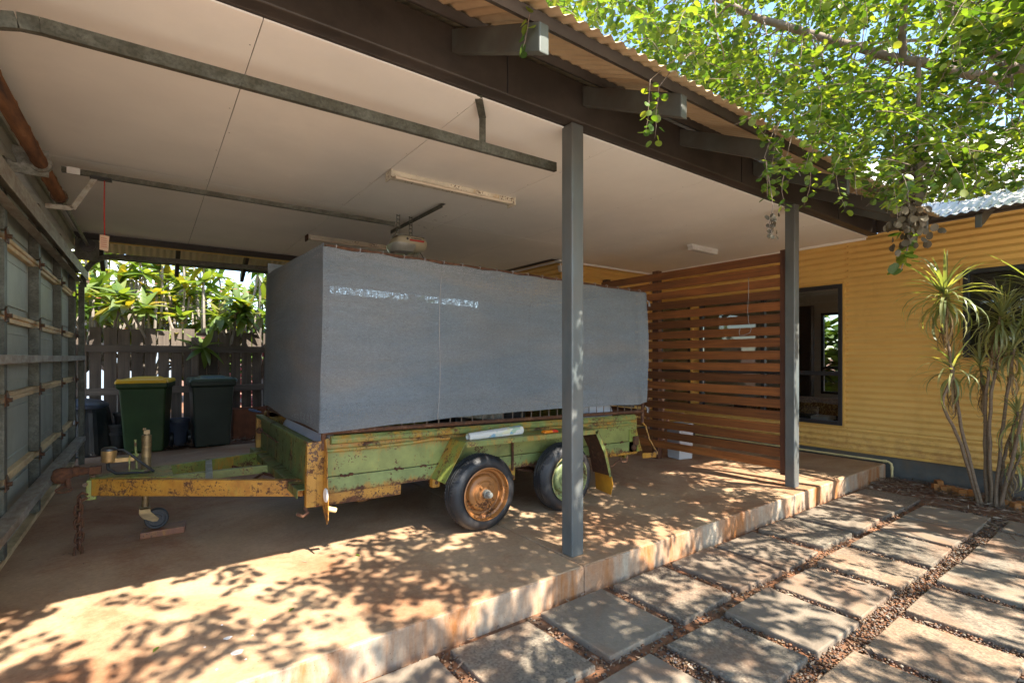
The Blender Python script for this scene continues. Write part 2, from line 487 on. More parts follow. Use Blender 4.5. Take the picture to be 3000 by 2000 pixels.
M['black_plastic'] = simple('black_plastic', (.016,.018,.022), .38, var=.3, scale=6, bmp=.05, dirt=(.05,.045,.04), dirt_amt=.3)
M['blue_plastic'] = simple('blue_grey_plastic', (.045,.055,.085), .45, var=.25, scale=6, bmp=.05)
M['bin_green'] = simple('green_bin_plastic', (.020,.050,.012), .42, var=.2, scale=4, bmp=.05, dirt=(.05,.08,.03), dirt_amt=.2)
M['bin_dark'] = simple('dark_green_bin_plastic', (.014,.026,.018), .42, var=.2, scale=4, bmp=.05, dirt=(.03,.035,.03), dirt_amt=.25)
M['bin_lid_green'] = simple('green_lid_plastic', (.03,.06,.045), .4, var=.2, scale=4, bmp=.05)
M['bin_yellow'] = simple('yellow_lid_plastic', (.72,.42,.015), .4, var=.1, scale=4, bmp=.04)
M['terracotta'] = simple('terracotta_plastic', (.17,.06,.028), .7, var=.3, scale=6, bmp=.1)
M['brick'] = simple('orange_brick', (.36,.14,.035), .9, var=.35, scale=16, bmp=.5, bscale=50, dirt=(.2,.09,.03), dirt_amt=.3)
M['block'] = rusty('weathered_block', (.21,.075,.035), .3, .30)
M['white_plastic'] = simple('white_plastic', (.66,.65,.63), .5, var=.06, scale=5, bmp=.03, dirt=(.45,.4,.34), dirt_amt=.15)
M['foam'] = simple('foam_box_white', (.50,.50,.52), .7, var=.05, scale=5, bmp=.05)
M['light_body'] = rusty('stained_light_body', (.62,.56,.44), .12, .22)
M['tube_glass'] = simple('dusty_light_tube', (.62,.52,.40), .4, var=.15, scale=8, bmp=.02, stretch=(.4,1,1))
M['motor'] = simple('beige_motor_plastic', (.42,.37,.26), .35, var=.12, scale=5, bmp=.03)
M['clear_plastic'] = simple('smoky_lens_plastic', (.33,.33,.30), .12, var=.2, scale=10, bmp=.03)
M['red'] = simple('red_print', (.42,.015,.012), .5, var=.15, scale=10, bmp=0)
M['ink'] = simple('dark_print', (.03,.03,.03), .6, var=.1, scale=10, bmp=0)
M['paper'] = simple('tag_paper', (.66,.46,.32), .8, var=.1, scale=30, bmp=.05)
M['brass'] = simple('brassy_cylinder', (.42,.27,.10), .42, .5, var=.25, scale=9, bmp=.1, dirt=(.16,.10,.05), dirt_amt=.4)
M['jack'] = simple('zinc_jack_tube', (.32,.22,.10), .45, .5, var=.35, scale=9, bmp=.1, stretch=(1,1,3), dirt=(.10,.07,.04), dirt_amt=.5)
M['amber'] = simple('amber_reflector', (.62,.18,.01), .2, var=.1, scale=20, bmp=0)
M['red_lens'] = simple('red_reflector', (.40,.02,.01), .2, var=.1, scale=20, bmp=0)
M['hose'] = simple('black_hose', (.015,.015,.015), .6, var=.2, scale=20, bmp=.1)
M['handle_blue'] = simple('blue_grip', (.03,.05,.10), .5, var=.2, scale=20, bmp=.05)
M['sack'] = simple('white_sack', (.62,.63,.68), .7, var=.08, scale=6, bmp=.1)
M['interior'] = simple('interior_paint', (.72,.66,.56), .8, var=.05, scale=2, bmp=0)
M['int_floor'] = simple('interior_floor', (.16,.11,.08), .5, var=.15, scale=3, bmp=0)
M['curtain'] = simple('grey_curtain', (.20,.17,.14), .9, var=.15, scale=6, bmp=.1)
M['neigh'] = simple('neighbour_blue_wall', (.22,.28,.33), .7, var=.1, scale=2, bmp=.05)
M['neigh_roof'] = simple('neighbour_roof', (.50,.53,.55), .5, var=.1, scale=2, bmp=.05)
M['pink_timber'] = wood_mat('pale_chair_timber', (.50,.27,.17), (.33,.16,.10), 2, .5)
def throw_mat():
    m, nt, b = nodes('patterned_throw')
    v = coords(nt)
    w = N(nt, 'TexNoise', Scale=9.0, Detail=1.0, Distortion=2.5); nt.links.new(v, w.inputs['Vector'])
    c = ramp(nt, w.outputs[0], [(.42, (.17,.07,.015)), (.47, (.42,.26,.09)), (.52, (.45,.28,.10)), (.57, (.19,.08,.02))])
    nt.links.new(c, b.inputs['Base Color']); b.inputs['Roughness'].default_value = .9
    return m
M['throw'] = throw_mat()
M['sofa'] = simple('dark_sofa', (.03,.022,.018), .5, var=.2, scale=5, bmp=.1)
def glass_mat():
    m, nt, b = nodes('window_glass')
    tr = N(nt, 'BsdfTransparent'); tr.inputs[0].default_value = (.72,.74,.73,1)
    gl = N(nt, 'BsdfGlossy'); gl.inputs['Roughness'].default_value = .02
    fr = N(nt, 'Fresnel'); fr.inputs[0].default_value = 1.55
    mx = N(nt, 'MixShader')
    nt.links.new(fr.outputs[0], mx.inputs[0]); nt.links.new(tr.outputs[0], mx.inputs[1]); nt.links.new(gl.outputs[0], mx.inputs[2])
    nt.links.new(mx.outputs[0], nt.nodes['Material Output'].inputs[0])
    return m
M['glass'] = glass_mat()
def leaf_mat(name, stops, trans=.45, rough=.4, tcol=None):
    m, nt, b = nodes(name)
    g = N(nt, 'NewGeometry'); oi = N(nt, 'ObjectInfo')
    ad = N(nt, 'Math', operation='ADD'); nt.links.new(g.outputs['Random Per Island'], ad.inputs[0]); nt.links.new(oi.outputs['Random'], ad.inputs[1])
    fr = N(nt, 'Math', operation='FRACT'); nt.links.new(ad.outputs[0], fr.inputs[0])
    c = ramp(nt, fr.outputs[0], stops)
    nt.links.new(c, b.inputs['Base Color']); b.inputs['Roughness'].default_value = rough
    tl = N(nt, 'BsdfTranslucent')
    tc = mixc(nt, 1.0, c, tcol or (2.3, 2.0, .5), 'MULTIPLY')
    nt.links.new(tc, tl.inputs['Color'])
    mx = N(nt, 'MixShader'); mx.inputs[0].default_value = trans
    nt.links.new(b.outputs[0], mx.inputs[1]); nt.links.new(tl.outputs[0], mx.inputs[2])
    nt.links.new(mx.outputs[0], nt.nodes['Material Output'].inputs[0])
    return m
M['leaf'] = leaf_mat('round_green_leaf', [(0, (.035,.085,.018)), (.4, (.085,.155,.026)), (.85, (.15,.22,.04)), (1, (.17,.205,.04))], .48)
M['leaf_dead'] = leaf_mat('dry_leaf', [(0, (.075,.058,.036)), (1, (.14,.115,.075))], .2, .8, (1.2,1.0,.8))
M['frangi'] = leaf_mat('frangipani_leaf', [(0, (.055,.11,.022)), (.4, (.11,.17,.035)), (.75, (.17,.225,.075)), (1, (.25,.20,.03))], .45, .35, (2.1, 1.9, .45))
M['straps'] = leaf_mat('strap_leaf', [(0, (.12,.15,.07)), (.5, (.21,.235,.11)), (1, (.34,.32,.15))], .35, .35, (2.0, 2.0, .5))
M['dry_strap'] = leaf_mat('dry_strap_leaf', [(0, (.20,.13,.06)), (1, (.30,.20,.10))], .15, .8, (1,1,1))
M['bark'] = simple('grey_brown_bark', (.20,.15,.115), .9, var=.4, scale=10, bmp=.6, bscale=50, stretch=(1,1,1))
M['frangi_bark'] = simple('pale_frangipani_bark', (.24,.205,.17), .8, var=.25, scale=14, bmp=.3)
M['stem'] = simple('tan_plant_stem', (.15,.10,.062), .8, var=.35, scale=20, bmp=.4, stretch=(1,1,5))
M['litter'] = leaf_mat('leaf_litter', [(0, (.09,.055,.035)), (.4, (.17,.11,.07)), (.8, (.26,.19,.13)), (1, (.34,.27,.20))], .05, .9, (1,1,1))
M['pink'] = leaf_mat('pink_petal', [(0, (.55,.06,.10)), (1, (.65,.25,.25))], .3, .6, (1.2,1,1))
M['grass'] = leaf_mat('distant_green', [(0, (.04,.09,.015)), (1, (.10,.16,.03))], .3, .6)
M['wire'] = simple('rusty_wire', (.16,.12,.09), .6, .4, var=.3, scale=30, bmp=0)

# ------------------------------------------------------------ corrugated sheets
def corr(name, origin, wdir, ldir, ndir, width, span, m, parent, pitch=.078, amp=.0095, per=6, local=False):
    """corrugated steel: waves along wdir, ribs along ldir; span(w) gives rib start and end"""
    o = Vector(origin); wd = Vector(wdir); ld = Vector(ldir); nd = Vector(ndir)
    n = max(2, int(round(width / pitch * per)))
    vs = []; fs = []
    for i in range(n + 1):
        w = width * i / n
        h = amp * math.sin(2 * PI * w / pitch)
        a, b = span(w)
        vs.append(o + wd*w + ld*a + nd*h); vs.append(o + wd*w + ld*b + nd*h)
    for i in range(n):
        fs.append((2*i, 2*i+1, 2*i+3, 2*i+2))
    mb = MB().add(vs, fs, True)
    return part(name, mb, m, parent)

# ============================================================ SETTING
rng = random.Random(7)
# ground: one large sheet, finely divided near the camera
def axis_pts(lo, hi, a, b, step):
    inner = list(np.arange(a, b + 1e-6, step))
    return [lo, lo*.4, lo*.15] + inner + [hi*.15, hi*.4, hi]
gx = axis_pts(-400, 400, -3, 9, .25); gy = axis_pts(-400, 400, -3, 12, .25)
gmb = MB(); vs = []
for y in gy:
    for x in gx:
        z = -.185 + .010 * noise.noise(Vector((x*1.7, y*1.7, 0)))
        if y > 8.3: z = -.03 + .02 * noise.noise(Vector((x*2, y*2, 3)))
        vs.append((x, y, z))
nx = len(gx); fs = []
for j in range(len(gy)-1):
    for i in range(nx-1):
        fs.append((j*nx+i, j*nx+i+1, (j+1)*nx+i+1, (j+1)*nx+i))
gmb.add(vs, fs, True)
ground = tag(part('ground', gmb, M['soil']), kind='structure')

dv = MB().box(-14, 5.6, -14, -.55, -.26, -.155)  # unseen pale slab added behind the camera to bounce sunlight into the carport
tag(part('bounce_slab', dv, M['bounce_ground'], bevel=.01), kind='structure')
# stepping pavers, pieces of the ground
PAV = []
rowA = [(.02,.50),(.61,1.095),(1.215,1.69),(1.815,2.28),(2.395,2.88),(3.0,3.47),(3.57,4.07),(4.17,4.66),(4.77,5.27),(5.36,5.87),(5.93,6.44)]
rowB = [(.32,.80),(.92,1.40),(1.52,1.99),(2.14,2.56),(2.66,3.12),(3.24,3.73),(3.83,4.285),(4.42,4.915),(5.0,5.51),(5.56,6.15)]
rowC = [(1.10,1.58),(1.70,2.19),(2.31,2.81),(2.93,3.41),(3.53,4.03),(4.16,4.61),(4.68,5.20),(5.235,5.74),(5.83,6.2)]
rowD = [(1.4,1.9),(2.02,2.5),(2.62,3.1),(3.22,3.72),(3.84,4.32),(4.44,4.92)]
for row, y0, y1 in ((rowA,1.69,2.185),(rowB,1.112,1.585),(rowC,.50,.985),(rowD,-.10,.37)):
    for x0, x1 in row: PAV.append((x0, x1, y0, y1))
for (x0, x1, y0, y1) in PAV:
    x0 -= .012; x1 += .012; y0 -= .010; y1 += .010
    cx, cy = (x0+x1)/2, (y0+y1)/2
    j = lambda: rng.uniform(-.012, .012)
    zt = -.150 + rng.uniform(-.008, .006)
    top = [(x0+j(),y0+j(),zt+j()*.4),(x1+j(),y0+j(),zt+j()*.4),(x1+j(),y1+j(),zt+j()*.4),(x0+j(),y1+j(),zt+j()*.4)]
    bot = [(p[0]+(p[0]-cx)*.01, p[1]+(p[1]-cy)*.01, -.24) for p in top]
    part('paver', MB().loft([bot, top]), M['paver'], ground, bevel=.007)
# narrow piece by the plant
# gravel between the pavers
def ico():
    bm = bmesh.new(); bmesh.ops.create_icosphere(bm, subdivisions=1, radius=1)
    v = np.array([x.co[:] for x in bm.verts]); f = np.array([[q.index for q in p.verts] for p in bm.faces]); bm.free()
    return v, f
IV, IF = ico()
def scatter(name, pts, sizes, m, flat=.6, seed=1, parent=None):
    r = np.random.RandomState(seed); n = len(pts)
    a = r.rand(n) * 2*PI; ca, sa = np.cos(a), np.sin(a)
    sx = sizes * (0.8 + .5*r.rand(n)); sy = sizes * (.6 + .4*r.rand(n)); sz = sizes * flat * (.7 + .5*r.rand(n))
    V = IV[None] * (1 + .25*(r.rand(n, len(IV), 1)-.5))
    X = V[:,:,0]*sx[:,None]; Y = V[:,:,1]*sy[:,None]; Z = V[:,:,2]*sz[:,None]
    P = np.stack([X*ca[:,None]-Y*sa[:,None], X*sa[:,None]+Y*ca[:,None], Z], -1) + pts[:,None]
    F = (IF[None] + (np.arange(n)*len(IV))[:,None,None]).reshape(-1,3)
    me = bpy.data.meshes.new(name); P = P.reshape(-1,3)
    me.vertices.add(len(P)); me.vertices.foreach_set('co', P.ravel())
    me.loops.add(F.size); me.loops.foreach_set('vertex_index', F.ravel().astype(np.int32))
    me.polygons.add(len(F)); me.polygons.foreach_set('loop_start', np.arange(0, F.size, 3, dtype=np.int32))
    me.polygons.foreach_set('use_smooth', np.ones(len(F), dtype=bool))
    me.update(calc_edges=True); me.materials.append(m)
    o = bpy.data.objects.new(name, me); COL.objects.link(o)
    return o
rs = np.random.RandomState(3)
gp = []; gs = []
def inpav(x, y, e=.006):
    return any(x0-e < x < x1+e and y0-e < y < y1+e for x0, x1, y0, y1 in PAV)
while len(gp) < 25000:
    x = rs.uniform(.0, 6.3); y = rs.uniform(-.3, 2.22)
    if x > 5.5 and y < 1.0 and rs.rand() < .7: continue
    if y > 1.60 and rs.rand() < .72: continue
    if inpav(x, y): continue
    if 1.59 < y < 1.69 and x > 4.2 and rs.rand() < .3: continue
    near = x*.587 + y*.81
    s = rs.uniform(.007, .0155)
    gp.append((x, y, -.180 + rs.uniform(0, .014))); gs.append(s*.74)
tag(scatter('gravel', np.array(gp), np.array(gs), M['gravel'], .62, 4), kind='stuff')

# concrete slab in poured bays
slab = tag(bpy.data.objects.new('concrete_slab', None), kind='structure'); COL.objects.link(slab)
slab.location = (2.5, 5, 0)
def bay(x0, x1, y0, y1):
    part('slab_bay', MB().box(x0, x1, y0, y1, -.12, 0), M['slab'], slab, bevel=.008)
bay(-4, 2.186, 2.256, 5.90); bay(2.192, 7.26, 2.256, 5.90)
bay(-4, 2.186, 5.906, 8.42); bay(2.192, 7.26, 5.906, 8.42)
for x0, x1 in ((-4, .2), (.2, 2.186), (2.192, 7.26)):
    part('slab_edge_face', MB().box(x0, x1, 2.25, 2.38, -.26, -.006), M['slab_edge'], slab, bevel=.006)
part('slab_rear_edge', MB().box(-4, 7.26, 8.3, 8.415, -.26, -.12), M['slab_edge'], slab)

# ============================================================ CARPORT
carport = empty('carport', (2.3, 2.4, 0), 'steel framed carport with cream corrugated roof and flat beige ceiling', 'carport')
CZ = 2.81
SL = .49
def zroof(y): return 2.725 + SL * (y - 1.545)
for x0, x1, lab in ((2.207, 2.312, 'grey green steel post standing in front of the trailer'), (5.165, 5.262, 'grey green steel post beside the timber screen')):
    p = part('post', MB().box(x0, x1, 2.355 if x0 > 5 else 2.382, 2.452 if x0 > 5 else 2.486, 0, 2.822), M['post'], carport, bevel=.010, seg=3)
    p['label'] = lab
part('beam', MB().box(-6, 7.345, 2.362, 2.452, 2.822, 3.085).box(-6, 7.34, 2.452, 2.470, 2.824, 2.845), M['beam'], carport, bevel=.008)
for x in (1.68, 4.2, 6.2):
    part('beam_splice', MB().box(x-.003, x+.003, 2.357, 2.362, 2.83, 3.08), M['frame'], carport)
nrm = Vector((0, -SL, 1)).normalized(); sld = Vector((0, 1, SL)).normalized()
for x in (-1.75, -.72, .30, 1.335, 2.30, 3.33, 4.41, 5.45, 6.35):
    zb = 2.567; y0, y1 = 1.61, 2.36
    poly = [(x-.026, y0, zb), (x-.026, y1, zb + SL*(y1-y0)), (x-.026, y1, zb + SL*(y1-y0) + .128), (x-.026, y0, zb + .128)]
    part('rafter', MB().prism(poly, (.052, 0, 0)), M['rafter'], carport, bevel=.006)
for y, w in ((1.675, .045), (2.20, .045)):
    z = zroof(y) - .032
    part('roof_batten', MB().bar((-6, y, z), (6.5 + (y - 1.545), y, z), w, .045, up=nrm), M['beam'], carport)
RIDGE = 5.2
def span_front(w):
    x = -6 + w
    return (max(0, x - 6.51) / sld.y, (RIDGE - 1.545) / sld.y)
corr('roof_sheet', (-6, 1.545, 2.725), (1,0,0), sld, nrm, 14.0, span_front, M['roof'], carport)
sld2 = Vector((0, -1, SL)).normalized(); nrm2 = Vector((0, SL, 1)).normalized()
YE = 2*RIDGE - 1.545 - .05
corr('roof_sheet', (-6, YE, 2.725), (1,0,0), sld2, nrm2, 14.0, lambda w: (0, (YE - RIDGE) / sld2.z * SL / 1.0 if False else (YE - RIDGE) / abs(sld2.y)), M['roof'], carport)
# rear beam, rafters and fascia
part('rear_beam', MB().box(-6, 5.2, 7.94, 8.0, 2.735, 2.95), M['beam'], carport, bevel=.005)
part('rear_beam_flange', MB().box(-6, 5.2, 7.995, 8.04, 2.725, 2.737), M['trim'], carport)
for x in (-1.3, -.52, .31, 1.15, 1.98, 2.9, 3.8):
    y1, y0 = 8.75, 8.0; zb = 2.46
    poly = [(x-.026, y1, zb), (x-.026, y0, zb + SL*(y1-y0)), (x-.026, y0, zb + SL*(y1-y0) + .12), (x-.026, y1, zb + .12)]
    part('rafter', MB().prism(poly, (.052, 0, 0)), M['beam'], carport, bevel=.005)
part('roof_batten', MB().bar((-6, 8.66, 2.645), (5.2, 8.66, 2.645), .04, .05, up=nrm2), M['post'], carport)
# flat ceiling in sheets with joints
xs = [-3.0, -1.89, -.74, .41, 1.56, 2.70, 3.855, 5.0, 6.15, 7.345]
for i in range(len(xs)-1):
    segs = [(2.462, 5.05), (5.05, 7.945)] 
    for (y0, y1) in segs:
        if xs[i] >= 5.0 and y0 > 5: 
            if y0 > 5.04: y1 = 5.86
        part('ceiling_panel', MB().box(xs[i]+.0022, xs[i+1]-.0022, y0+.002, y1-.002, CZ, CZ+.009), M['ceiling'], carport)
part('ceiling_joint_backing', MB().box(-3, 7.34, 2.48, 7.93, CZ+.018, CZ+.024), M['beam'], carport)
part('ceiling_trim', MB().box(7.305, 7.34, 2.48, 5.84, CZ-.03, CZ-.001), M['ceiling'], carport, bevel=.004)
scf = MB(); sg_ = random.Random(9)
for (u, v) in ((1228, 660), (1243, 664), (1268, 648), (1276, 645), (1298, 636), (1306, 632), (1246, 668), (1270, 666), (1222, 640)):
    dd = FW + (u-1500)/FPX*RT + np.array([0, 0, (1045.5-v)/FPX]); tt = (CZ - 1.3)/dd[2]; q = np.array([0, 0, 1.3]) + dd*tt; l = sg_.uniform(.006, .022)
    scf.box(q[0]-l, q[0]+l, q[1]-.004, q[1]+.004, CZ-.0015, CZ-.0002)
for x in xs[1:-1]:
    for k in range(14): scf.lathe([(0, -.0012), (.004, -.0008), (.0045, 0)], (x + (.02 if k % 2 else -.02), 2.7 + .38*k, CZ-.0002), 'z', 6)
part('ceiling_fixings', scf, M['strut'], carport)['kind'] = 'stuff'
# left front post and wall return where the garage door is framed
part('rear_post', MB().box(-.98, -.88, 7.93, 8.03, 0, 2.735), M['beam'], carport, bevel=.006)
part('rear_post', MB().box(3.6, 3.7, 7.93, 8.03, 0, 2.735), M['beam'], carport, bevel=.006)
part('door_lintel', MB().box(-.90, -.80, 2.0, 7.93, 2.62, CZ), M['galv_dark'], carport)
part('front_corner_post', MB().box(-.98, -.88, 2.37, 2.47, 0, 2.822), M['post'], carport, bevel=.006)

# ============================================================ HOUSE (yellow corrugated)
house = empty('house', (7.35, 3, 0), 'yellow corrugated steel house wing with dark framed windows and cream roof coloured as sunlit', 'house')
XW = 7.35
def hwall(y0, y1, z0, z1):
    corr('corrugated_wall', (XW, y1, z0), (0,0,1), (0,-1,0), (-1,0,0), z1 - z0, lambda w: (0, y1 - y0), M['wall'], house, .0785, .0145, 8)
WB, WT = .375, 2.285
hwall(-9, 5.86, .10, WB); hwall(-9, 5.86, WT, 2.84)
hwall(1.575, 2.72, WB, WT)
hwall(-9, -.2, WB, WT); hwall(-.2, 1.575, WB, 1.27)
hwall(4.87, 4.99, WB, WT); hwall(5.70, 5.86, WB, WT)
part('base_trim', MB().box(XW-.024, XW-.002, -9, 5.86, .078, .108), M['trim'], house, bevel=.006)
part('foundation', MB().box(XW+.012, XW+.3, -9, 8.2, -.5, .10), M['foundation'], house)
part('shaded_wall_plate', MB().box(XW-.06, XW+.02, -9, 2.36, 2.842, 3.13), M['beam'], house, bevel=.005)  # dark box draws the top plate and the shade above the wall together
# return walls behind the porch
corr('corrugated_wall', (5.2, 5.86, 0.06), (0,0,1), (1,0,0), (0,-1,0), 2.78, lambda w: (0, 2.14), M['wall'], house, .0785, .0145, 8)
corr('corrugated_wall', (5.2, 8.3, 0.06), (0,0,1), (0,-1,0), (-1,0,0), 2.78, lambda w: (0, 2.44), M['wall'], house, .0785, .0145, 8)
part('corner_trim', MB().box(5.185, 5.215, 5.845, 5.875, .05, CZ-.002), M['trim'], house, bevel=.004)
part('ceiling_mould', MB().box(5.16, 7.30, 5.82, 5.845, CZ-.028, CZ-.001).box(5.155, 5.185, 5.82, 7.9, CZ-.028, CZ-.001), M['ceiling'], house)
corr('wall_lap', (XW-.004, 2.705, WT+.03), (0,0,1), (0,-1,0), (-1,0,0), .52, lambda w: (0, .035), M['wall'], house, .0785, .0145, 8)
# screws on the wall sheets
sc = MB()
for y in (2.715, 1.0, 3.9, 5.0):
    for k in range(0, 36):
        z = .14 + .0785 * k
        if y != 2.715 and k % 3: continue
        if y in (3.9, 5.0) and .37 < z < 2.29: continue
        sc.sphere((XW-.017, y - .03, z), .0085, 7, 5)
part('wall_screws', sc, M['trim'], house)['kind'] = 'stuff'
def window(y0, y1, z0, z1, mulls, trans=None, lab=None):
    mb = MB(); x0, x1 = XW-.03, XW+.055; t = .05
    mb.box(x0, x1, y0, y0+t, z0, z1).box(x0, x1, y1-t, y1, z0, z1)
    mb.box(x0, x1, y0+t, y1-t, z0, z0+t).box(x0, x1, y0+t, y1-t, z1-t, z1)
    for m_ in mulls: mb.box(x0+.008, x1-.008, m_-.03, m_+.03, z0+t, z1-t)
    if trans: mb.box(x0+.012, x1-.012, y0+t, y1-t, trans-.028, trans+.028)
    f = part('window', mb, M['frame'], house, bevel=.004)
    if lab: f['label'] = lab
    edges = [y0+t] + sorted(mulls) + [y1-t]
    for a, b in zip(edges[:-1], edges[1:]):
        part('pane', MB().box(XW+.012, XW+.018, a+.002, b-.002, z0+t, z1-t), M['glass'], f)
    tr = MB(); e = .026
    tr.box(XW-.022, XW+.02, y0-e, y0, z0-e, z1+e).box(XW-.022, XW+.02, y1, y1+e, z0-e, z1+e)
    tr.box(XW-.022, XW+.02, y0, y1, z1, z1+e).box(XW-.022, XW+.02, y0, y1, z0-e, z0)
    part('window_trim', tr, M['trim'], f, bevel=.003)
    return f
window(2.745, 4.845, WB+.025, WT-.025, [3.80], 1.08, 'tall sliding window beside the post')
window(5.015, 5.675, WB+.025, WT-.025, [], 1.08)
window(-.175, 1.55, 1.295, WT-.02, [.7], None, 'dark window behind the spiky plant')
# wing roof, falling towards the yard
sldw = Vector((1, 0, SL)).normalized(); nrmw = Vector((-SL, 0, 1)).normalized()
def span_wing(w):
    y = -9 + w
    return (max(0, y - 1.545) / sldw.x, 4.6 / sldw.x)
corr('roof_sheet', (6.51, -9, 2.725), (0,1,0), sldw, nrmw, 14.8, span_wing, M['roof_sunlit'], house)
for y in (1.277, .25, -.78, -1.8):
    x0, x1 = 6.58, 7.30; zb = 2.567
    poly = [(x0, y-.026, zb), (x1, y-.026, zb + SL*(x1-x0)), (x1, y-.026, zb + SL*(x1-x0)+.128), (x0, y-.026, zb+.128)]
    part('rafter', MB().prism(poly[::-1], (0, .052, 0)), M['rafter'], house, bevel=.006)
for x in (6.64, 7.1):
    z = 2.725 + SL*(x-6.51) - .032
    part('roof_batten', MB().bar((x, -9, z), (x, 1.545 + (x-6.51), z), .045, .045, up=nrmw), M['beam'], house)
# rooms behind the glass
rm = MB().box(XW+.06, 11.2, -9, 8.2, .0, .10)
part('room_floor', rm, M['int_floor'], house)
part('room_ceiling', MB().box(XW+.06, 11.3, -9, 8.2, 2.62, 2.68), M['interior'], house)
bw = MB()
ops = [(-2.5, 3.7), (3.95, 4.58), (4.72, 4.97)]  # widest opening is added out of sight to light the room
ops.sort(); prev = -9
for a, b in ops:
    bw.box(11.2, 11.3, prev, a, .1, 2.62); prev = b
    bw.box(11.2, 11.3, a, b, 2.2, 2.62).box(11.2, 11.3, a, b, .1, .55)
bw.box(11.2, 11.3, prev, 8.2, .1, 2.62)
part('room_wall', bw, M['interior'], house)
part('room_wall', MB().box(XW+.06, 11.2, 8.1, 8.2, .1, 2.62), M['interior'], house)
part('room_wall', MB().box(XW+.06, 11.2, -3.1, -3, .1, 2.62), M['interior'], house)
for a, b in ops:
    fm = MB().box(11.17, 11.23, a, a+.05, .55, 2.2).box(11.17, 11.23, b-.05, b, .55, 2.2).box(11.17, 11.23, a+.05, b-.05, 1.05, 1.11)
    fm.box(11.17, 11.23, a+.05, b-.05, 2.15, 2.2).box(11.17, 11.23, a+.05, b-.05, .55, .6)
    part('far_opening', fm, M['frame'], house)
bl = part('blind_rail', MB().box(XW+.10, XW+.16, 2.76, 4.83, 2.16, 2.20), M['interior'], house)
part('roller_blind', MB().box(XW+.07, XW+.075, -.3, 1.6, 1.2, 2.3), M['curtain'], house)
# curtain, sofa inside
cm = MB(); cv = []; n = 60
for i in range(n+1):
    y = 4.62 + .55*i/n*.6
    x = 10.95 + .035*math.sin(i*.9)
    cv += [(x, y, .2), (x, y, 2.35)]
cm.add(cv, [(2*i, 2*i+2, 2*i+3, 2*i+1) for i in range(n)], True)
cm2 = cm.mesh('curtain')
cu = part('curtain', cm, M['curtain']); tag(cu, 'brown grey curtain hanging beside the far window inside the room', 'curtain')
sofa = empty('daybed', (8.5, 3.4, .1), 'dark daybed with padded mattress seen through the tall window', 'daybed')
part('base', MB().box(7.95, 9.1, 2.5, 4.6, .14, .42), M['sofa'], sofa, bevel=.05)
part('mattress', MB().box(7.93, 9.1, 2.48, 4.62, .42, .60), M['sofa'], sofa, bevel=.05)
tm = MB(); g = 24; tv = []
for j in range(g+1):
    for i in range(g+1):
        x = 7.9 + 1.2*i/g; y = 2.46 + 1.9*j/g
        z = .625 + .02*noise.noise(Vector((x*5, y*5, 0)))
        if i == 0: z -= .16; x = 7.905
        tv.append((x, y, z))
tm.add(tv, [(j*(g+1)+i, j*(g+1)+i+1, (j+1)*(g+1)+i+1, (j+1)*(g+1)+i) for j in range(g) for i in range(g)], True)
th = part('throw_blanket', tm, M['throw']); tag(th, 'brown and gold leaf patterned throw spread over the daybed', 'blanket')
st = empty('side_stool', (7.75, 3.15, .1), 'small pale stool in front of the daybed behind the window', 'stool')
part('seat', MB().box(7.62, 7.86, 3.02, 3.26, .42, .47), M['white_plastic'], st, bevel=.01)
for dx in (-.08, .08):
    for dy in (-.08, .08):
        part('leg', MB().bar((7.74+dx*1.2, 3.14+dy*1.2, .10), (7.74+dx*.9, 3.14+dy*.9, .42), .04, .04), M['white_plastic'], st)

# pvc pipe along the wall foot
pipe = MB()
pp = [(XW-.045, 4.9, .022), (XW-.045, 3, .022), (XW-.048, 2.30, .024), (XW-.048, 2.235, .022), (XW-.046, 2.205, .0), (XW-.044, 2.2, -.04), (XW-.042, 2.2, -.2)]
pipe.tube(pp, .0135, 10)
pipe.tube([(XW-.048, 2.29, .024), (XW-.048, 2.25, .024)], .0175, 10).tube([(XW-.043, 2.2, -.03), (XW-.043, 2.2, -.07)], .0175, 10)
tag(part('drain_pipe', pipe, M['pvc']), 'cream plastic pipe running along the foot of the yellow wall', 'pipe')

# ============================================================ SLAT SCREEN
scr = empty('slat_screen', (5.22, 3.7, 0), 'brown timber privacy screen of horizontal slats beside the grey post', 'screen')
for k in range(18):
    z0 = .152 + .1249*k
    w = .0905 + rng.uniform(-.004, .004)
    dz = rng.uniform(-.004, .004)
    part('slat', MB().box(5.216, 5.236, 2.52, 5.02, z0+dz, z0+dz+w), M['slat'], scr, bevel=.002)
part('edge_post', MB().box(5.205, 5.262, 2.466, 2.518, .10, 2.39), M['slat_post'], scr, bevel=.003)
part('post', MB().box(5.237, 5.31, 4.05, 4.145, .0, 2.40), M['slat_post'], scr, bevel=.003)
part('post', MB().box(5.237, 5.31, 4.93, 5.02, .0, 2.40), M['slat_post'], scr, bevel=.003)
wirep = [at(2208, 815, 5.42), at(2207, 870, 5.42), at(2205, 910, 5.43), at(2210, 945, 5.43), at(2221, 965, 5.42), at(2215, 975, 5.42), at(2190, 982, 5.44), at(2170, 983, 5.45), at(2166, 972, 5.45), at(2172, 962, 5.45)]
wp = [Vector((5.205, p.y, p.z)) for p in wirep]
tag(part('bent_wire', MB().tube(wp, .003, 5), M['cord']), 'thin bent wire hooked over the timber slats', 'wire')

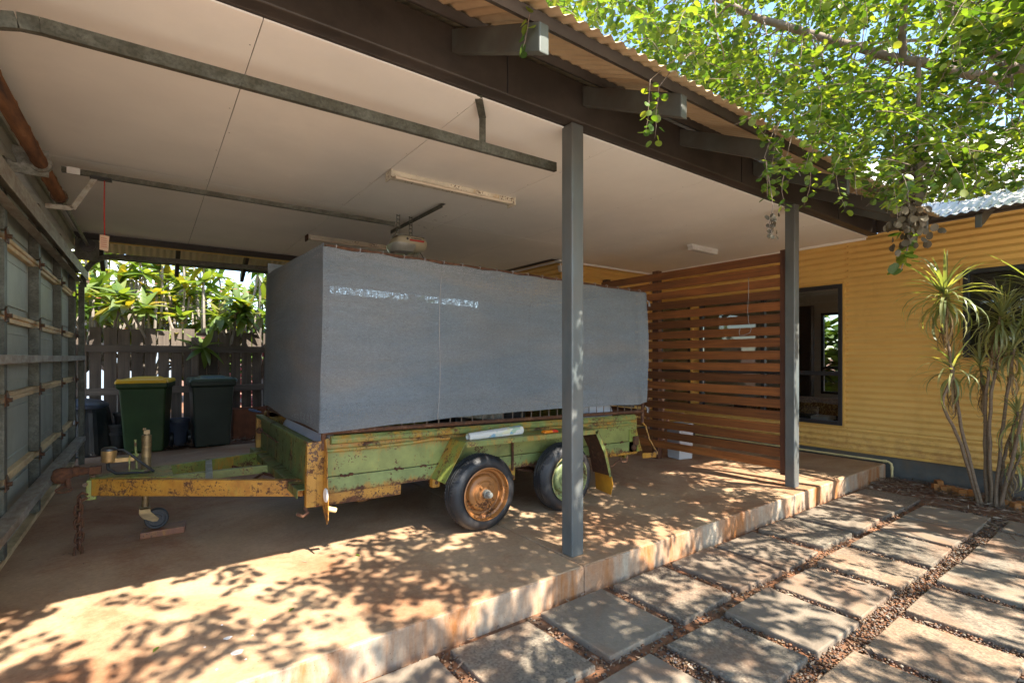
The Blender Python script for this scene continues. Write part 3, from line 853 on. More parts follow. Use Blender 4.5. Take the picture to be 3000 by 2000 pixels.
# white foam box and wooden chair behind the screen
fb = empty('foam_box', (5.6, 3.98, 0), 'white foam box standing on the slab behind the timber screen', 'box', rz=.0)
part('tub', MB().loft([[(5.41,3.86,0),(5.63,3.82,0),(5.67,4.03,0),(5.45,4.07,0)], [(5.40,3.85,.40),(5.64,3.81,.40),(5.68,4.04,.40),(5.44,4.08,.40)]]), M['foam'], fb, bevel=.012)
part('lid', MB().loft([[(5.39,3.84,.40),(5.65,3.80,.40),(5.69,4.05,.40),(5.43,4.09,.40)], [(5.40,3.85,.45),(5.64,3.81,.45),(5.68,4.04,.45),(5.44,4.08,.45)]]), M['foam'], fb, bevel=.012)
ch = empty('timber_chair', (6.3, 4.75, 0), 'pale timber chair standing on the porch behind the screen', 'chair')
part('seat', MB().box(6.1, 6.5, 4.55, 4.95, .42, .46), M['pink_timber'], ch, bevel=.006)
for x in (6.11, 6.46):
    for y, h in ((4.56, .42), (4.91, .95)):
        part('leg', MB().box(x, x+.04, y, y+.04, 0, h), M['pink_timber'], ch, bevel=.003)
part('backrest', MB().box(6.15, 6.46, 4.92, 4.94, .8, .93), M['pink_timber'], ch, bevel=.003)

# ============================================================ PALING FENCE
fence = empty('paling_fence', (1, 9.77, 0), 'weathered grey timber paling fence with gaps behind the bins', 'fence')
k = 0; x = -2.6
while x < 6.5:
    w = .147 + rng.uniform(-.006, .008); h = 1.735 + rng.uniform(-.03, .03)
    lean = rng.uniform(-.006, .006)
    y0 = 9.75 + rng.uniform(-.004, .004)
    b = [(x,y0,-.05),(x+w,y0,-.05),(x+w,y0+.016,-.05),(x,y0+.016,-.05)]
    t = [(p[0]+lean, p[1], h) for p in b]
    part('paling', MB().loft([b, t]), M['paling'], fence, bevel=.003)
    x += .1687
for z0, z1 in ((1.372, 1.482), (.72, .83), (.18, .28)):
    part('rail', MB().box(-2.6, 6.5, 9.70, 9.745, z0, z1), M['rail'], fence, bevel=.004)
for x in (-2.3, .59, 3.0, 5.4):
    part('fence_post', MB().box(x-.05, x+.05, 9.60, 9.698, -.05, 1.62), M['paling'], fence, bevel=.005)

# ============================================================ GARAGE DOOR
gd = empty('garage_door', (-.78, 5.3, 0), 'closed sectional garage door seen from inside with galvanised stiles and cream panel joints', 'garage door')
DY0, DY1 = 2.6, 7.93
JZ = [.03, .52, 1.04, 1.56, 2.05, 2.56]
for a, b in zip(JZ[:-1], JZ[1:]):
    p = part('door_section', MB().box(-.80, -.785, DY0, DY1, a+.012, b-.012), M['door'], gd, bevel=.003)
    for y0, y1 in ((2.72, 3.06), (3.22, 4.24), (4.46, 5.40), (5.62, 6.62), (6.84, 7.76)):
        mb = MB()
        mb.box(-.785, -.777, y0, y1, a+.09, b-.09)
        mb.box(-.785, -.772, y0+.05, y1-.05, a+.085, a+.105).box(-.785, -.772, y0+.05, y1-.05, b-.105, b-.085)
        part('raised_field', mb, M['door'], p, bevel=.004)
for z in JZ[1:-1]:
    part('joint_strip', MB().box(-.785, -.752, DY0, DY1, z-.033, z-.005).box(-.785, -.745, DY0, DY1, z+.003, z+.028), M['batten'], gd, bevel=.003)
SY = [3.12, 4.33, 5.50, 6.72, 7.87]
for a, b in zip(JZ[:-1], JZ[1:]):
    for y in SY:
        part('stile', MB().box(-.785, -.722, y-.045, y+.035, a+.03, b-.03), M['galv_dark' if y > 5 else 'galv_dark'], gd, bevel=.003)
hm = MB()
hm.prism([(-.035,0,-.05),(.05,0,-.025),(.05,0,.025),(-.035,0,.05)], (0,-.006,0)) if False else None
hm = MB(); hm.prism([(.0,-.05,-.045),(.0,.05,-.045),(.0,.05,.02),(.0,.0,.055),(.0,-.05,.02)], (.006,0,0)); hm.tube([(.004,0,-.005),(.028,0,-.005)], .014, 10)
hme = hm.mesh('hinge'); hme.materials.append(M['hinge'])
for z in JZ[1:-1]:
    for y in SY:
        inst('hinge', hme, gd, Vector((-.72, y-.005, z)) - gd.location)
for z in (.315, 1.285, 2.245):
    mb = MB().box(-.722, -.635, DY0, DY1, z+.022, z+.028).box(-.641, -.635, DY0, DY1, z-.022, z+.022).box(-.722, -.66, DY0, DY1, z-.028, z-.022)
    if z > 2: mb = MB().box(-.722, -.61, DY0, DY1, z+.07, z+.076).box(-.616, -.61, DY0, DY1, z-.03, z+.07).box(-.722, -.66, DY0, DY1, z-.036, z-.03)
    part('strut', mb, M['strut'], gd, bevel=.002)
part('bottom_seal', MB().box(-.79, -.735, DY0, DY1, .012, .04).box(-.75, -.738, DY0, DY1, .0, .03), M['batten'], gd, bevel=.003)
# tracks
vt = MB().box(-.70, -.655, 7.965, 8.0, 0, 2.18).box(-.705, -.70, 7.94, 8.0, 0, 2.18).box(-.655, -.65, 7.94, 8.0, 0, 2.18)
part('vertical_track', vt, M['galv_dark'], gd)
def track(y, sgn, name):
    pts = [(-.66, y, 2.15)]
    for i in range(9):
        a = PI/2 * i/8
        pts.append((-.66 + .32*(1-math.cos(a)), y, 2.24 + .32*math.sin(a)))
    pts.append((2.25, y, 2.60))
    mb = MB()
    for a, b in zip(pts[:-1], pts[1:]):
        mb.bar(a, b, .006, .055, up=(0,0,1) if abs(Vector(b).z-Vector(a).z) < .2 else (1,0,0))
        d = (Vector(b)-Vector(a)).normalized(); n_ = d.cross(Vector((0,1,0)))
        for s_ in (-.027, .027):
            mb.bar(Vector(a)+n_*s_+Vector((0,sgn*.012,0)), Vector(b)+n_*s_+Vector((0,sgn*.012,0)), .028, .005, up=n_)
    return part(name, mb, M['galv_dark'], gd)
track(7.985, -1, 'horizontal_track')
track(2.585, 1, 'horizontal_track')
hb = MB()
hb.bar((1.66, 2.60, 2.62), (1.66, 2.60, 2.78), .045, .005, up=(0,1,0)).bar((1.66, 2.60, 2.775), (1.54, 2.46, 2.818), .045, .005)
part('track_hanger', hb, M['galv_dark'], gd)
# torsion spring and shaft
part('spring_shaft', MB().tube([(-.60, 2.4, 2.60), (-.60, 7.75, 2.62)], .016, 10), M['galv'], gd)
sp = MB(); n = 900; pts = []
prof = []
y = 2.35
while y < 5.42:
    prof += [(.034, y), (.041, y+.007), (.034, y+.014)]
    y += .015
sp.lathe(prof, (-.60, 0, 2.605), 'y', 14)
for yy in (2.9, 3.25, 3.6, 3.95, 4.2, 4.5, 4.72, 4.95, 5.2):
    sp.lathe([(.040, yy), (.045, yy+.004), (.040, yy+.008)], (-.60, 0, 2.605), 'y', 14)
part('torsion_spring', sp, M['spring'], gd)
part('spring_plug', MB().lathe([(.02, 5.42), (.055, 5.42), (.055, 5.47), (.02, 5.47)], (-.60, 0, 2.607), 'y', 16), M['hinge'], gd)
br = MB().box(-.80, -.56, 4.60, 4.606, 2.52, 2.70).box(-.80, -.794, 4.54, 4.70, 2.45, 2.72)
br.lathe([(.03, 4.58), (.06, 4.58), (.06, 4.62), (.03, 4.62)], (-.60, 0, 2.606), 'y', 18)
part('spring_bracket', br, M['galv'], gd)
part('cable_drum', MB().lathe([(.02, 7.68), (.075, 7.68), (.075, 7.70), (.06, 7.705), (.06, 7.74), (.075, 7.745), (.02, 7.75)], (-.60, 0, 2.62), 'y', 20), M['black_plastic'], gd)
part('end_bracket', MB().box(-.70, -.50, 7.77, 7.776, 2.45, 2.70).box(-.72, -.70, 7.76, 7.9, 2.3, 2.72), M['galv_dark'], gd)
part('head_plate', MB().box(-.80, -.74, 2.2, 7.93, 2.60, 2.80).box(-.74, -.715, 2.2, 7.93, 2.585, 2.61).box(-.74, -.715, 2.2, 7.93, 2.72, 2.735), M['door'], gd, bevel=.003)

# ============================================================ DOOR OPENER
op = empty('door_opener', (2.2, 4.9, 2.81), 'beige garage door motor with red stripe hanging under the ceiling', 'door opener')
rl = MB().box(-.53, 2.06, 4.905, 4.945, 2.682, 2.70).box(-.53, 2.06, 4.905, 4.911, 2.665, 2.682).box(-.53, 2.06, 4.939, 4.945, 2.665, 2.682)
part('rail', rl, M['galv_dark'], op)
part('rail_label', MB().box(-.50, -.425, 4.900, 4.9045, 2.655, 2.705), M['white_plastic'], op)
am = MB().bar((-.335, 4.925, 2.67), (-.47, 4.925, 2.40), .035, .006, up=(0,1,0)).bar((-.47, 4.925, 2.405), (-.62, 4.925, 2.40), .006, .035)
part('door_arm', am, M['strut'], op, bevel=.002)
part('trolley', MB().box(-.37, -.24, 4.90, 4.95, 2.648, 2.668), M['black_plastic'], op)
part('release_cord', MB().tube([(-.285, 4.925, 2.66), (-.287, 4.924, 2.45), (-.284, 4.925, 2.22)], .004, 6), M['red'], op)
tg = part('cord_tag', MB().loft([[(-.315,4.925,2.12),(-.262,4.915,2.11),(-.262,4.917,2.11),(-.315,4.927,2.12)], [(-.312,4.925,2.235),(-.255,4.915,2.225),(-.255,4.917,2.225),(-.312,4.927,2.235)]]), M['paper'], op)
tl_ = MB()
for i in range(5): tl_.box(-.305, -.27, 4.9115, 4.9125, 2.14+.016*i, 2.143+.016*i)
part('tag_print', tl_, M['red'], tg)
# motor head: rounded shell
hd = MB(); secs = []
cx, cy = 2.21, 4.925
for (z, sx, sy) in ((2.40, .09, .07), (2.415, .15, .12), (2.45, .175, .145), (2.50, .18, .155), (2.535, .165, .15), (2.55, .14, .13)):
    sec = []
    for k2 in range(24):
        a = 2*PI*k2/24; ex = .5
        ca, sa = math.cos(a), math.sin(a)
        sec.append((cx + sx*math.copysign(abs(ca)**ex, ca), cy + sy*math.copysign(abs(sa)**ex, sa), z))
    secs.append(sec)
hd.loft(secs); hd.sm = [True]*len(hd.sm)
part('motor_cover', hd, M['motor'], op, bevel=.004)
ln = MB(); secs = []
for (z, sx, sy) in ((2.385, .05, .08), (2.395, .10, .12), (2.44, .13, .15), (2.47, .135, .155)):
    secs.append([(cx - .075 + sx*math.copysign(abs(math.cos(2*PI*q/24))**.5, math.cos(2*PI*q/24)), cy + (sy+.004)*math.copysign(abs(math.sin(2*PI*q/24))**.5, math.sin(2*PI*q/24)), z) for q in range(24)])
ln.loft(secs); ln.sm = [True]*len(ln.sm)
part('lamp_lens', ln, M['clear_plastic'], op)
part('mount_plate', MB().box(2.05, 2.37, 4.86, 4.99, 2.55, 2.575), M['galv'], op, bevel=.003)
part('red_stripe', MB().box(2.16, 2.32, 4.768, 4.772, 2.495, 2.513), M['red'], op)
tx = MB()
xx = 2.175
for wd in (.022, .008, .03, .012, .026, .02):
    tx.box(xx, xx+wd-.003, 4.768, 4.772, 2.519, 2.527); xx += wd
tx.prism([(2.135,4.769,2.50),(2.15,4.769,2.515),(2.135,4.769,2.53),(2.12,4.769,2.515)], (0,.003,0))
part('front_print', tx, M['ink'], op)
for x_ in (2.10, 2.24):
    mb = MB().bar((x_-.016, 4.925, 2.575), (x_-.016, 4.925, 2.79), .006, .005).bar((x_+.016, 4.925, 2.575), (x_+.016, 4.925, 2.79), .006, .005)
    for q in range(6): mb.bar((x_-.016, 4.925, 2.58+.04*q), (x_+.016, 4.925, 2.58+.04*q), .01, .008)
    part('hanging_strap', mb, M['galv_dark'], op)
part('angle_iron', MB().box(2.30, 2.335, 4.33, 5.62, 2.79, 2.795).box(2.30, 2.304, 4.33, 5.62, 2.755, 2.79), M['galv_dark'], op)
part('power_lead', MB().tube([(2.31, 4.86, 2.42), (2.35, 4.83, 2.34), (2.37, 4.82, 2.22), (2.38, 4.82, 2.10)], .004, 6).tube([(2.25, 4.85, 2.40), (2.23, 4.84, 2.35), (2.22, 4.84, 2.33)], .0015, 5).tube([(2.27, 4.85, 2.40), (2.29, 4.84, 2.33), (2.32, 4.84, 2.30)], .0015, 5), M['hose'], op)

# ============================================================ CEILING LIGHTS
def batten_light(x0, x1, y, label, rusty_end):
    t = empty('ceiling_light', ((x0+x1)/2, y, CZ), label, 'light', 'stained tube lights on the carport ceiling')
    part('housing', MB().prism([(x0, y-.05, CZ-.001), (x0, y+.05, CZ-.001), (x0, y+.042, CZ-.05), (x0, y-.042, CZ-.05)][::-1], (x1-x0, 0, 0)), M['light_body'], t, bevel=.004)
    part('tube', MB().tube([(x0+.03, y-.055, CZ-.055), (x1-.03, y-.055, CZ-.055)], .013, 10), M['tube_glass'], t)
    for xe in (x0-.012, x1):
        part('end_cap', MB().box(xe, xe+.014, y-.075, y+.05, CZ-.075, CZ-.001), M['rust' if rusty_end else 'light_body'], t, bevel=.003)
    return t
batten_light(1.575, 2.79, 3.88, 'stained batten light above the front of the shade cloth, nearer the beam', False)
batten_light(1.57, 2.79, 6.50, 'batten light with rusty ends beyond the door motor, partly behind the shade cloth', True)
lt = empty('porch_light', (6.15, 4.01, CZ), 'short white ceiling light above the timber screen', 'light')
part('housing', MB().box(5.84, 6.46, 3.97, 4.05, CZ-.035, CZ-.001), M['white_plastic'], lt, bevel=.006)
part('diffuser', MB().box(5.86, 6.44, 3.965, 4.055, CZ-.075, CZ-.035), M['white_plastic'], lt, bevel=.012)
cs = empty('corner_sensor', (5.13, 5.8, 2.75), 'small white motion sensor at the yellow wall corner under the ceiling', 'sensor')
part('bracket', MB().box(5.05, 5.19, 5.73, 5.85, 2.755, 2.79).bar((5.12, 5.79, 2.755), (5.10, 5.76, 2.70), .02, .02), M['white_plastic'], cs, bevel=.006)
part('head', MB().loft([[(5.05,5.70,2.60),(5.15,5.70,2.60),(5.15,5.76,2.60),(5.05,5.76,2.60)], [(5.045,5.71,2.70),(5.155,5.71,2.70),(5.155,5.78,2.70),(5.045,5.78,2.70)]]), M['white_plastic'], cs, bevel=.01)

# ============================================================ TRAILER
tr = empty('trailer', (2.42, 4.33, 0), 'rusty green tandem trailer with tall grey shade cloth cage', 'trailer')
tr.rotation_euler = (0, .0195, 0)
YN, YF, XF, XB = 3.365, 5.295, .86, 4.02
# chassis and body
part('chassis_rail', MB().box(.85, 1.452, YN+.004, YN+.045, .295, .372), M['skirt'], tr, bevel=.004)
part('chassis_rail', MB().box(.85, 4.0, YF-.05, YF-.005, .30, .372), M['ochre'], tr, bevel=.004)
for x in (1.0, 2.0, 3.0, 3.9):
    part('cross_member', MB().box(x-.025, x+.025, YN+.05, YF-.05, .31, .37), M['ochre_green'], tr)
part('floor_sheet', MB().box(XF, XB, YN+.03, YF-.03, .376, .381), M['ochre_green'], tr)
part('lower_side_panel', MB().box(XF+.07, XB-.02, YN-.004, YN+.012, .374, .480), M['lower_green'], tr, bevel=.003)
part('side_panel', MB().box(XF+.06, XB-.02, YN+.004, YN+.016, .484, .735), M['green'], tr, bevel=.002)
part('side_panel', MB().box(XF, XB, YF-.02, YF-.005, .374, .735), M['green'], tr)
# weld stitches on the seam
wm = MB()
for x, l in ((1.02, .085), (1.40, .075), (1.60, .05), (1.74, .03), (3.5, .06), (3.75, .05)):
    for q in range(int(l/.012)):
        wm.sphere((x + q*.012, YN-.006, .482 + rng.uniform(-.004, .006)), rng.uniform(.006, .011), 7, 5)
part('weld_bead', wm, M['rust'], tr)['kind'] = 'stuff'
# top rail and tie rail
part('top_rail', MB().prism([(XF+.085, YN+.012, .690), (XF+.085, YN-.028, .702), (XF+.085, YN-.032, .728), (XF+.085, YN-.01, .752), (XF+.085, YN+.012, .752)][::-1], (XB-XF-.15, 0, 0)), M['green_worn'], tr, bevel=.004)
part('top_rail', MB().box(XF+.02, XB-.02, YF-.02, YF+.025, .69, .752), M['green_worn'], tr, bevel=.004)
part('tie_rail', MB().tube([(.91, YN-.010, .655), (1.3, YN-.011, .656), (1.55, YN-.013, .665), (1.68, YN-.02, .677), (1.82, YN-.03, .672)], .0125, 10), M['green'], tr)
part('tie_rail', MB().tube([(3.2, YN-.012, .655), (3.95, YN-.012, .655)], .0125, 10), M['green'], tr)
# front board with folded flanges
part('front_board', MB().box(XF-.02, XF-.008, YN+.05, YF-.02, .40, .715), M['front_green'], tr)
part('front_top_flange', MB().box(XF-.055, XF-.006, YN+.02, YF-.01, .712, .722).box(XF-.06, XF-.054, YN+.02, YF-.01, .695, .722), M['front_green'], tr, bevel=.003)
part('front_shelf', MB().box(XF-.10, XF-.02, YN+.04, YF-.02, .405, .413).box(XF-.106, XF-.10, YN+.04, YF-.02, .355, .413), M['front_green'], tr, bevel=.003)
part('corner_post', MB().box(XF-.058, XF+.01, YN+.0, YN+.05, .30, .718).box(XF-.0, XF+.05, YN-.0, YN+.012, .30, .722), M['ochre'], tr, bevel=.004)
part('corner_post', MB().box(XF-.058, XF+.01, YF-.05, YF-.0, .36, .718), M['ochre'], tr, bevel=.004)
part('front_rod', MB().tube([(XF-.045, 4.35, .585), (XF-.045, 5.15, .59)], .006, 6).lathe([(.0, 5.12), (.028, 5.12), (.028, 5.15), (.0, 5.15)], (XF-.05, 0, .585), 'y', 12), M['rust'], tr)
# side light bracket with reflector
bk = MB().prism([(.905, YN-.0, .735), (.905, YN-.03, .735), (.905, YN-.075, .65), (.905, YN-.085, .52), (.905, YN-.115, .36), (.905, YN-.125, .235), (.905, YN-.10, .205), (.905, YN+.02, .30), (.905, YN+.0, .48)], (.006, 0, 0))
part('light_bracket', bk, M['ochre'], tr, bevel=.002)
part('round_reflector', MB().lathe([(.0, -.008), (.040, -.008), (.046, -.002), (.046, .0)], (.905, YN-.075, .385), 'x', 20), M['white_plastic'], tr)
part('marker_lamp', MB().tube([(.912, YN-.085, .300), (.965, YN-.085, .282)], .017, 12), M['pvc'], tr)
part('tie_hook', MB().tube([(XF-.06, YN+.02, .30), (XF-.05, YN-.01, .27), (XF-.08, YN-.015, .255), (XF-.11, YN+.01, .27)], .011, 8), M['rust'], tr)
# mudguard
def guard(yo, yi, near):
    a, b = min(yo, yi), max(yo, yi)
    t = .004
    prof = [(1.685, .385), (1.845, .668), (3.19, .672), (3.31, .47), (3.375, .24)]
    mats = [M['ochre_green'], M['green_worn'], M['rust'], M['rust']]
    names = ['guard_front', 'guard_top', 'guard_rear', 'guard_rear']
    for i in range(4):
        (x0, z0), (x1, z1) = prof[i], prof[i+1]
        d = Vector((x1-x0, 0, z1-z0)).normalized(); nn = Vector((-d.z, 0, d.x)) * t
        if i == 0:
            poly = [(x0+.0, a+.02, z0), (x0+.0, b, z0), (x1, b, z1), (x1, a, z1)]
        else: poly = [(x0, a, z0), (x0, b, z0), (x1, b, z1), (x1, a, z1)]
        mats2 = mats[i] if near else M['green_worn']
        part(names[i], MB().prism(poly, nn), mats2, tr, bevel=.0015)
    lip = MB(); ye = yo
    for i in range(1, 4):
        (x0, z0), (x1, z1) = prof[i], prof[i+1]
        d = Vector((x1-x0, 0, z1-z0)).normalized(); nn = Vector((d.z, 0, -d.x)) * .036
        P0 = Vector((x0, ye, z0)); P1 = Vector((x1, ye, z1))
        lip.prism([P0, P1, P1+nn*(1 if i < 3 else .7), P0+nn], (0, .004, 0))
    (x0, z0), (x1, z1) = prof[0], prof[1]
    part('guard_lip', lip, M['green_worn'], tr, bevel=.001)
    part('mudflap', MB().loft([[(3.375,a+.005,.245),(3.385,a+.005,.245),(3.385,b-.02,.245),(3.375,b-.02,.245)], [(3.39,a+.0,.16),(3.40,a+.0,.16),(3.40,b-.02,.16),(3.39,b-.02,.16)], [(3.385,a+.02,.065),(3.395,a+.02,.065),(3.395,b-.03,.085),(3.385,b-.03,.085)]]), M['flap'], tr, bevel=.003)
guard(3.125, YN-.002, True); guard(YF+.24, YF+.002, False)
part('guard_stay', MB().tube([(2.42, YN-.014, .665), (2.425, YN-.016, .50), (2.43, YN-.01, .36)], .011, 8), M['rust'], tr)
lm = part('clearance_lamp', MB().loft([[(2.60,3.15,.676),(2.76,3.15,.676),(2.76,3.21,.676),(2.60,3.21,.676)], [(2.62,3.157,.70),(2.74,3.157,.70),(2.74,3.203,.70),(2.62,3.203,.70)]]), M['amber'], tr, bevel=.008)
part('red_end', MB().loft([[(2.69,3.148,.678),(2.762,3.148,.678),(2.762,3.212,.678),(2.69,3.212,.678)], [(2.69,3.155,.702),(2.742,3.155,.702),(2.742,3.205,.702),(2.69,3.205,.702)]]), M['red_lens'], lm, bevel=.008)
# wheels
tyre_prof = [(.190, .012), (.200, .004), (.225, -.002), (.250, .006), (.266, .020), (.277, .034), (.2815, .046), (.2825, .060), (.277, .062), (.277, .067), (.283, .069), (.2835, .086), (.278, .088), (.278, .093), (.2835, .095), (.283, .112), (.277, .114), (.277, .119), (.2825, .121), (.2815, .134), (.277, .146), (.266, .158), (.25, .17), (.225, .178), (.2, .172), (.19, .165)]
tm_ = MB(); tm_.lathe(tyre_prof, (0,0,0), 'y', 64)
nblk = 72
for k2 in range(nblk):
    a = 2*PI*k2/nblk; da = 2*PI/nblk*.30
    for s_ in (0, 1):
        vs = []
        for (aa) in (a-da, a+da):
            for (r, h) in ((.262, .014), (.281, .040), (.2868, .052), (.258, .018), (.272, .042), (.276, .054)):
                hh = h if s_ == 0 else .18 - h
                vs.append((r*math.cos(aa), hh, r*math.sin(aa)))
        tm_.add(vs, [(0,1,7,6), (1,2,8,7), (0,3,4,1), (1,4,5,2), (6,7,10,9), (7,8,11,10), (2,5,11,8)])
tyre_me = tm_.mesh('tyre'); tyre_me.materials.append(M['rubber'])
rim_prof = [(.196, .002), (.198, -.005), (.191, -.008), (.187, .002), (.184, .024), (.174, .028), (.168, .030), (.161, .066), (.152, .070), (.140, .068), (.131, .040), (.122, .033), (.092, .031), (.084, .020), (.062, .017), (.040, .017), (.036, .012), (.0, .012)]
def rim_mesh(nm, m):
    mb = MB().lathe(rim_prof, (0,0,0), 'y', 48)
    for q in range(5):
        a = 2*PI*q/5 + .5
        mb.lathe([(.014, .024), (.0125, .008), (.007, .002), (.0, .002)], (.062*math.cos(a), 0, .062*math.sin(a)), 'y', 8)
    me = mb.mesh(nm); me.materials.append(m); return me
rim1 = rim_mesh('wheel', M['rim_ochre']); rim2 = rim_mesh('wheel', M['rim_green'])
hubm = MB().lathe([(.034, .022), (.032, -.012), (.024, -.018), (.023, -.048), (.019, -.054), (.0, -.055)], (0,0,0), 'y', 20)
hub_me = hubm.mesh('hub_cap'); hub_me.materials.append(M['galv'])
for x, y, f, me in ((2.03, 3.128, 1, rim1), (2.865, 3.128, 1, rim2), (2.03, YF+.23, -1, rim1), (2.865, YF+.23, -1, rim2)):
    zc = .2775 + .0195*(x-2.42)
    wv = inst('wheel', me, tr, Vector((x, y, zc)) - tr.location, (0, rng.uniform(0, 6), 0 if f > 0 else PI))
    if f > 0: wv['label'] = 'wheel with rust stained rim' if me is rim1 else 'wheel with flaking green rim'
    inst('tyre', tyre_me, wv, (0,0,0)); inst('hub_cap', hub_me, wv, (0,0,0))
for x in (2.03, 2.865):
    part('axle', MB().tube([(x, 3.17, .265), (x, YF+.2, .265)], .024, 10), M['rust'], tr)
for y in (YN+.05, YF-.05):
    for xc in (2.03, 2.865):
        mb = MB()
        for q in range(4):
            L = .34 - .06*q
            mb.tube([(xc-L, y, .345-.012*q-.0), (xc-L*.5, y, .315-.012*q), (xc, y, .305-.012*q), (xc+L*.5, y, .315-.012*q), (xc+L, y, .345-.012*q)], .007, 5)
        part('leaf_spring', mb, M['rust'], tr)
    part('spring_hanger', MB().box(1.68, 1.74, y-.09, y-.04, .32, .385).box(2.42, 2.48, y-.03, y+.03, .27, .375).box(3.16, 3.22, y-.03, y+.03, .30, .375), M['ochre'], tr, bevel=.003)
    part('shackle_bolt', MB().tube([(1.71, y-.095, .355), (1.71, y+.02, .355)], .014, 8).tube([(2.45, y-.05, .30), (2.45, y+.05, .30)], .014, 8), M['rust'], tr)
# rear end: gusset, step loop
part('rear_gusset', MB().prism([(3.88, YN-.004, .60), (3.99, YN-.004, .60), (4.08, YN-.004, .37), (3.88, YN-.004, .37)], (0, .005, 0)), M['ochre_green'], tr)
part('tail_lamp_remnant', MB().box(3.93, 4.0, YN-.03, YN-.005, .44, .53).sphere((3.93, YN-.02, .42), .03, 8, 6), M['rust'], tr, bevel=.005)
lp = [(4.06, YN-.02, .66), (4.10, YN-.03, .62), (4.13, YN-.06, .48), (4.19, YN-.09, .37), (4.18, YN-.10, .335), (3.98, YN-.09, .345)]
part('rear_light_guard', MB().bar(lp[0], lp[1], .03, .012).bar(lp[1], lp[2], .03, .012).bar(lp[2], lp[3], .035, .012).bar(lp[3], lp[4], .04, .012).bar(lp[4], lp[5], .012, .05), M['ochre'], tr, bevel=.003)
part('tailgate_chain_hook', MB().tube([(3.72, YN-.03, .34), (3.73, YN-.04, .30), (3.8, YN-.045, .295), (3.82, YN-.03, .345)], .007, 6).tube([(3.45, 3.42, .28), (3.66, 3.38, .255), (3.74, YN-.03, .34)], .007, 6), M['rust'], tr)
part('rear_board', MB().box(XB-.01, XB, YN+.02, YF-.02, .38, .735), M['green_worn'], tr)
part('seam_rust', MB().box(3.6, 4.0, YN-.012, YN+.01, .352, .378), M['ochre'], tr, bevel=.004)
# A-frame drawbar
AP = (-.335, 4.40)
def rail_bar(name, a, b, m):
    part(name, MB().bar(a, b, .055, .112), m, tr, bevel=.005)
rail_bar('drawbar_rail', (AP[0]+.02, AP[1]-.03, .374), (.86, 3.66, .362), M['ochre'])
rail_bar('drawbar_rail', (AP[0]+.02, AP[1]+.06, .374), (.90, 5.0, .362), M['ochre_green'])
part('drawbar_spine', MB().bar((-.05, 4.42, .36), (.85, 4.42, .37), .045, .06), M['green'], tr, bevel=.004)
part('drawbar_plate', MB().prism([(-.34, 4.37, .426), (-.34, 4.46, .426), (.12, 4.62, .426), (.12, 4.16, .426)], (0, 0, .006)), M['ochre_green'], tr)
part('drawbar_nose', MB().box(-.355, -.30, 4.35, 4.48, .29, .425), M['ochre_green'], tr, bevel=.006)
part('drawbar_strap', MB().bar((.32, 4.02, .418), (.38, 4.80, .418), .045, .008), M['galv'], tr, bevel=.002)
part('brake_rod', MB().tube([(.0, 4.47, .33), (.5, 4.5, .325), (.95, 4.55, .32)], .008, 6), M['rust'], tr)
for a_, b_ in (((.55, 4.75, .35), (.80, 4.25, .33)), ((.62, 4.2, .34), (.85, 4.62, .34))):
    part('brace_rod', MB().tube([a_, b_], .010, 6), M['rust'], tr)
# coupling
cp = MB()
secs = []
for (x, w, zb, zt) in ((-.345, .022, .455, .50), (-.395, .026, .45, .507), (-.40, .034, .445, .515), (-.425, .034, .445, .515), (-.43, .028, .44, .51), (-.455, .036, .425, .512), (-.485, .040, .42, .514), (-.515, .036, .42, .508), (-.53, .022, .43, .495)):
    zc = (zb+zt)/2; h = (zt-zb)/2
    secs.append([(x, 4.42 + w*math.cos(2*PI*q/16), zc + h*math.sin(2*PI*q/16)) for q in range(16)])
cp.loft(secs); cp.sm = [True]*len(cp.sm)
cp.sphere((-.49, 4.42, .45), .05, 14, 9, (1, .95, .9))
cp.bar((-.345, 4.42, .478), (-.28, 4.42, .478), .06, .05)
part('coupling', cp, M['rust'], tr, bevel=.003)
part('coupling_trigger', MB().bar((-.455, 4.40, .44), (-.45, 4.39, .385), .022, .03).tube([(-.47 + .04*math.cos(q), 4.39, .37 + .018*math.sin(q)) for q in np.linspace(0, 2*PI, 15)[:-1]], .006, 6, closed=True), M['rust'], tr)
part('nose_bolt', MB().tube([(-.325, 4.41, .425), (-.325, 4.41, .447)], .018, 6).tube([(-.36, 4.36, .40), (-.36, 4.33, .40)], .014, 6), M['hinge'], tr)
# safety chain
chn = part('safety_chain', MB().tube([(-.345, 4.35, .33), (-.375, 4.335, .35), (-.395, 4.335, .325), (-.375, 4.335, .30), (-.345, 4.345, .31)], .008, 6), M['rust'], tr)
def link_pts():
    pts = []
    for q in range(16):
        a = 2*PI*q/16
        pts.append((.020*math.cos(a), 0, .019*math.sin(a) + (.016 if math.sin(a) > 0.01 else -.016)))
    return pts
lk = MB().tube(link_pts(), .0082, 7, closed=True).mesh('link'); lk.materials.append(M['rust'])
zc = .285
for q in range(8):
    inst('link', lk, chn, Vector((-.385 - .004*math.sin(q*.9), 4.335 + .003*math.cos(q), zc)) - tr.location, (R(rng.uniform(-6, 6)), R(rng.uniform(-6, 6)), (R(20) if q % 2 else R(110))))
    zc -= .0455
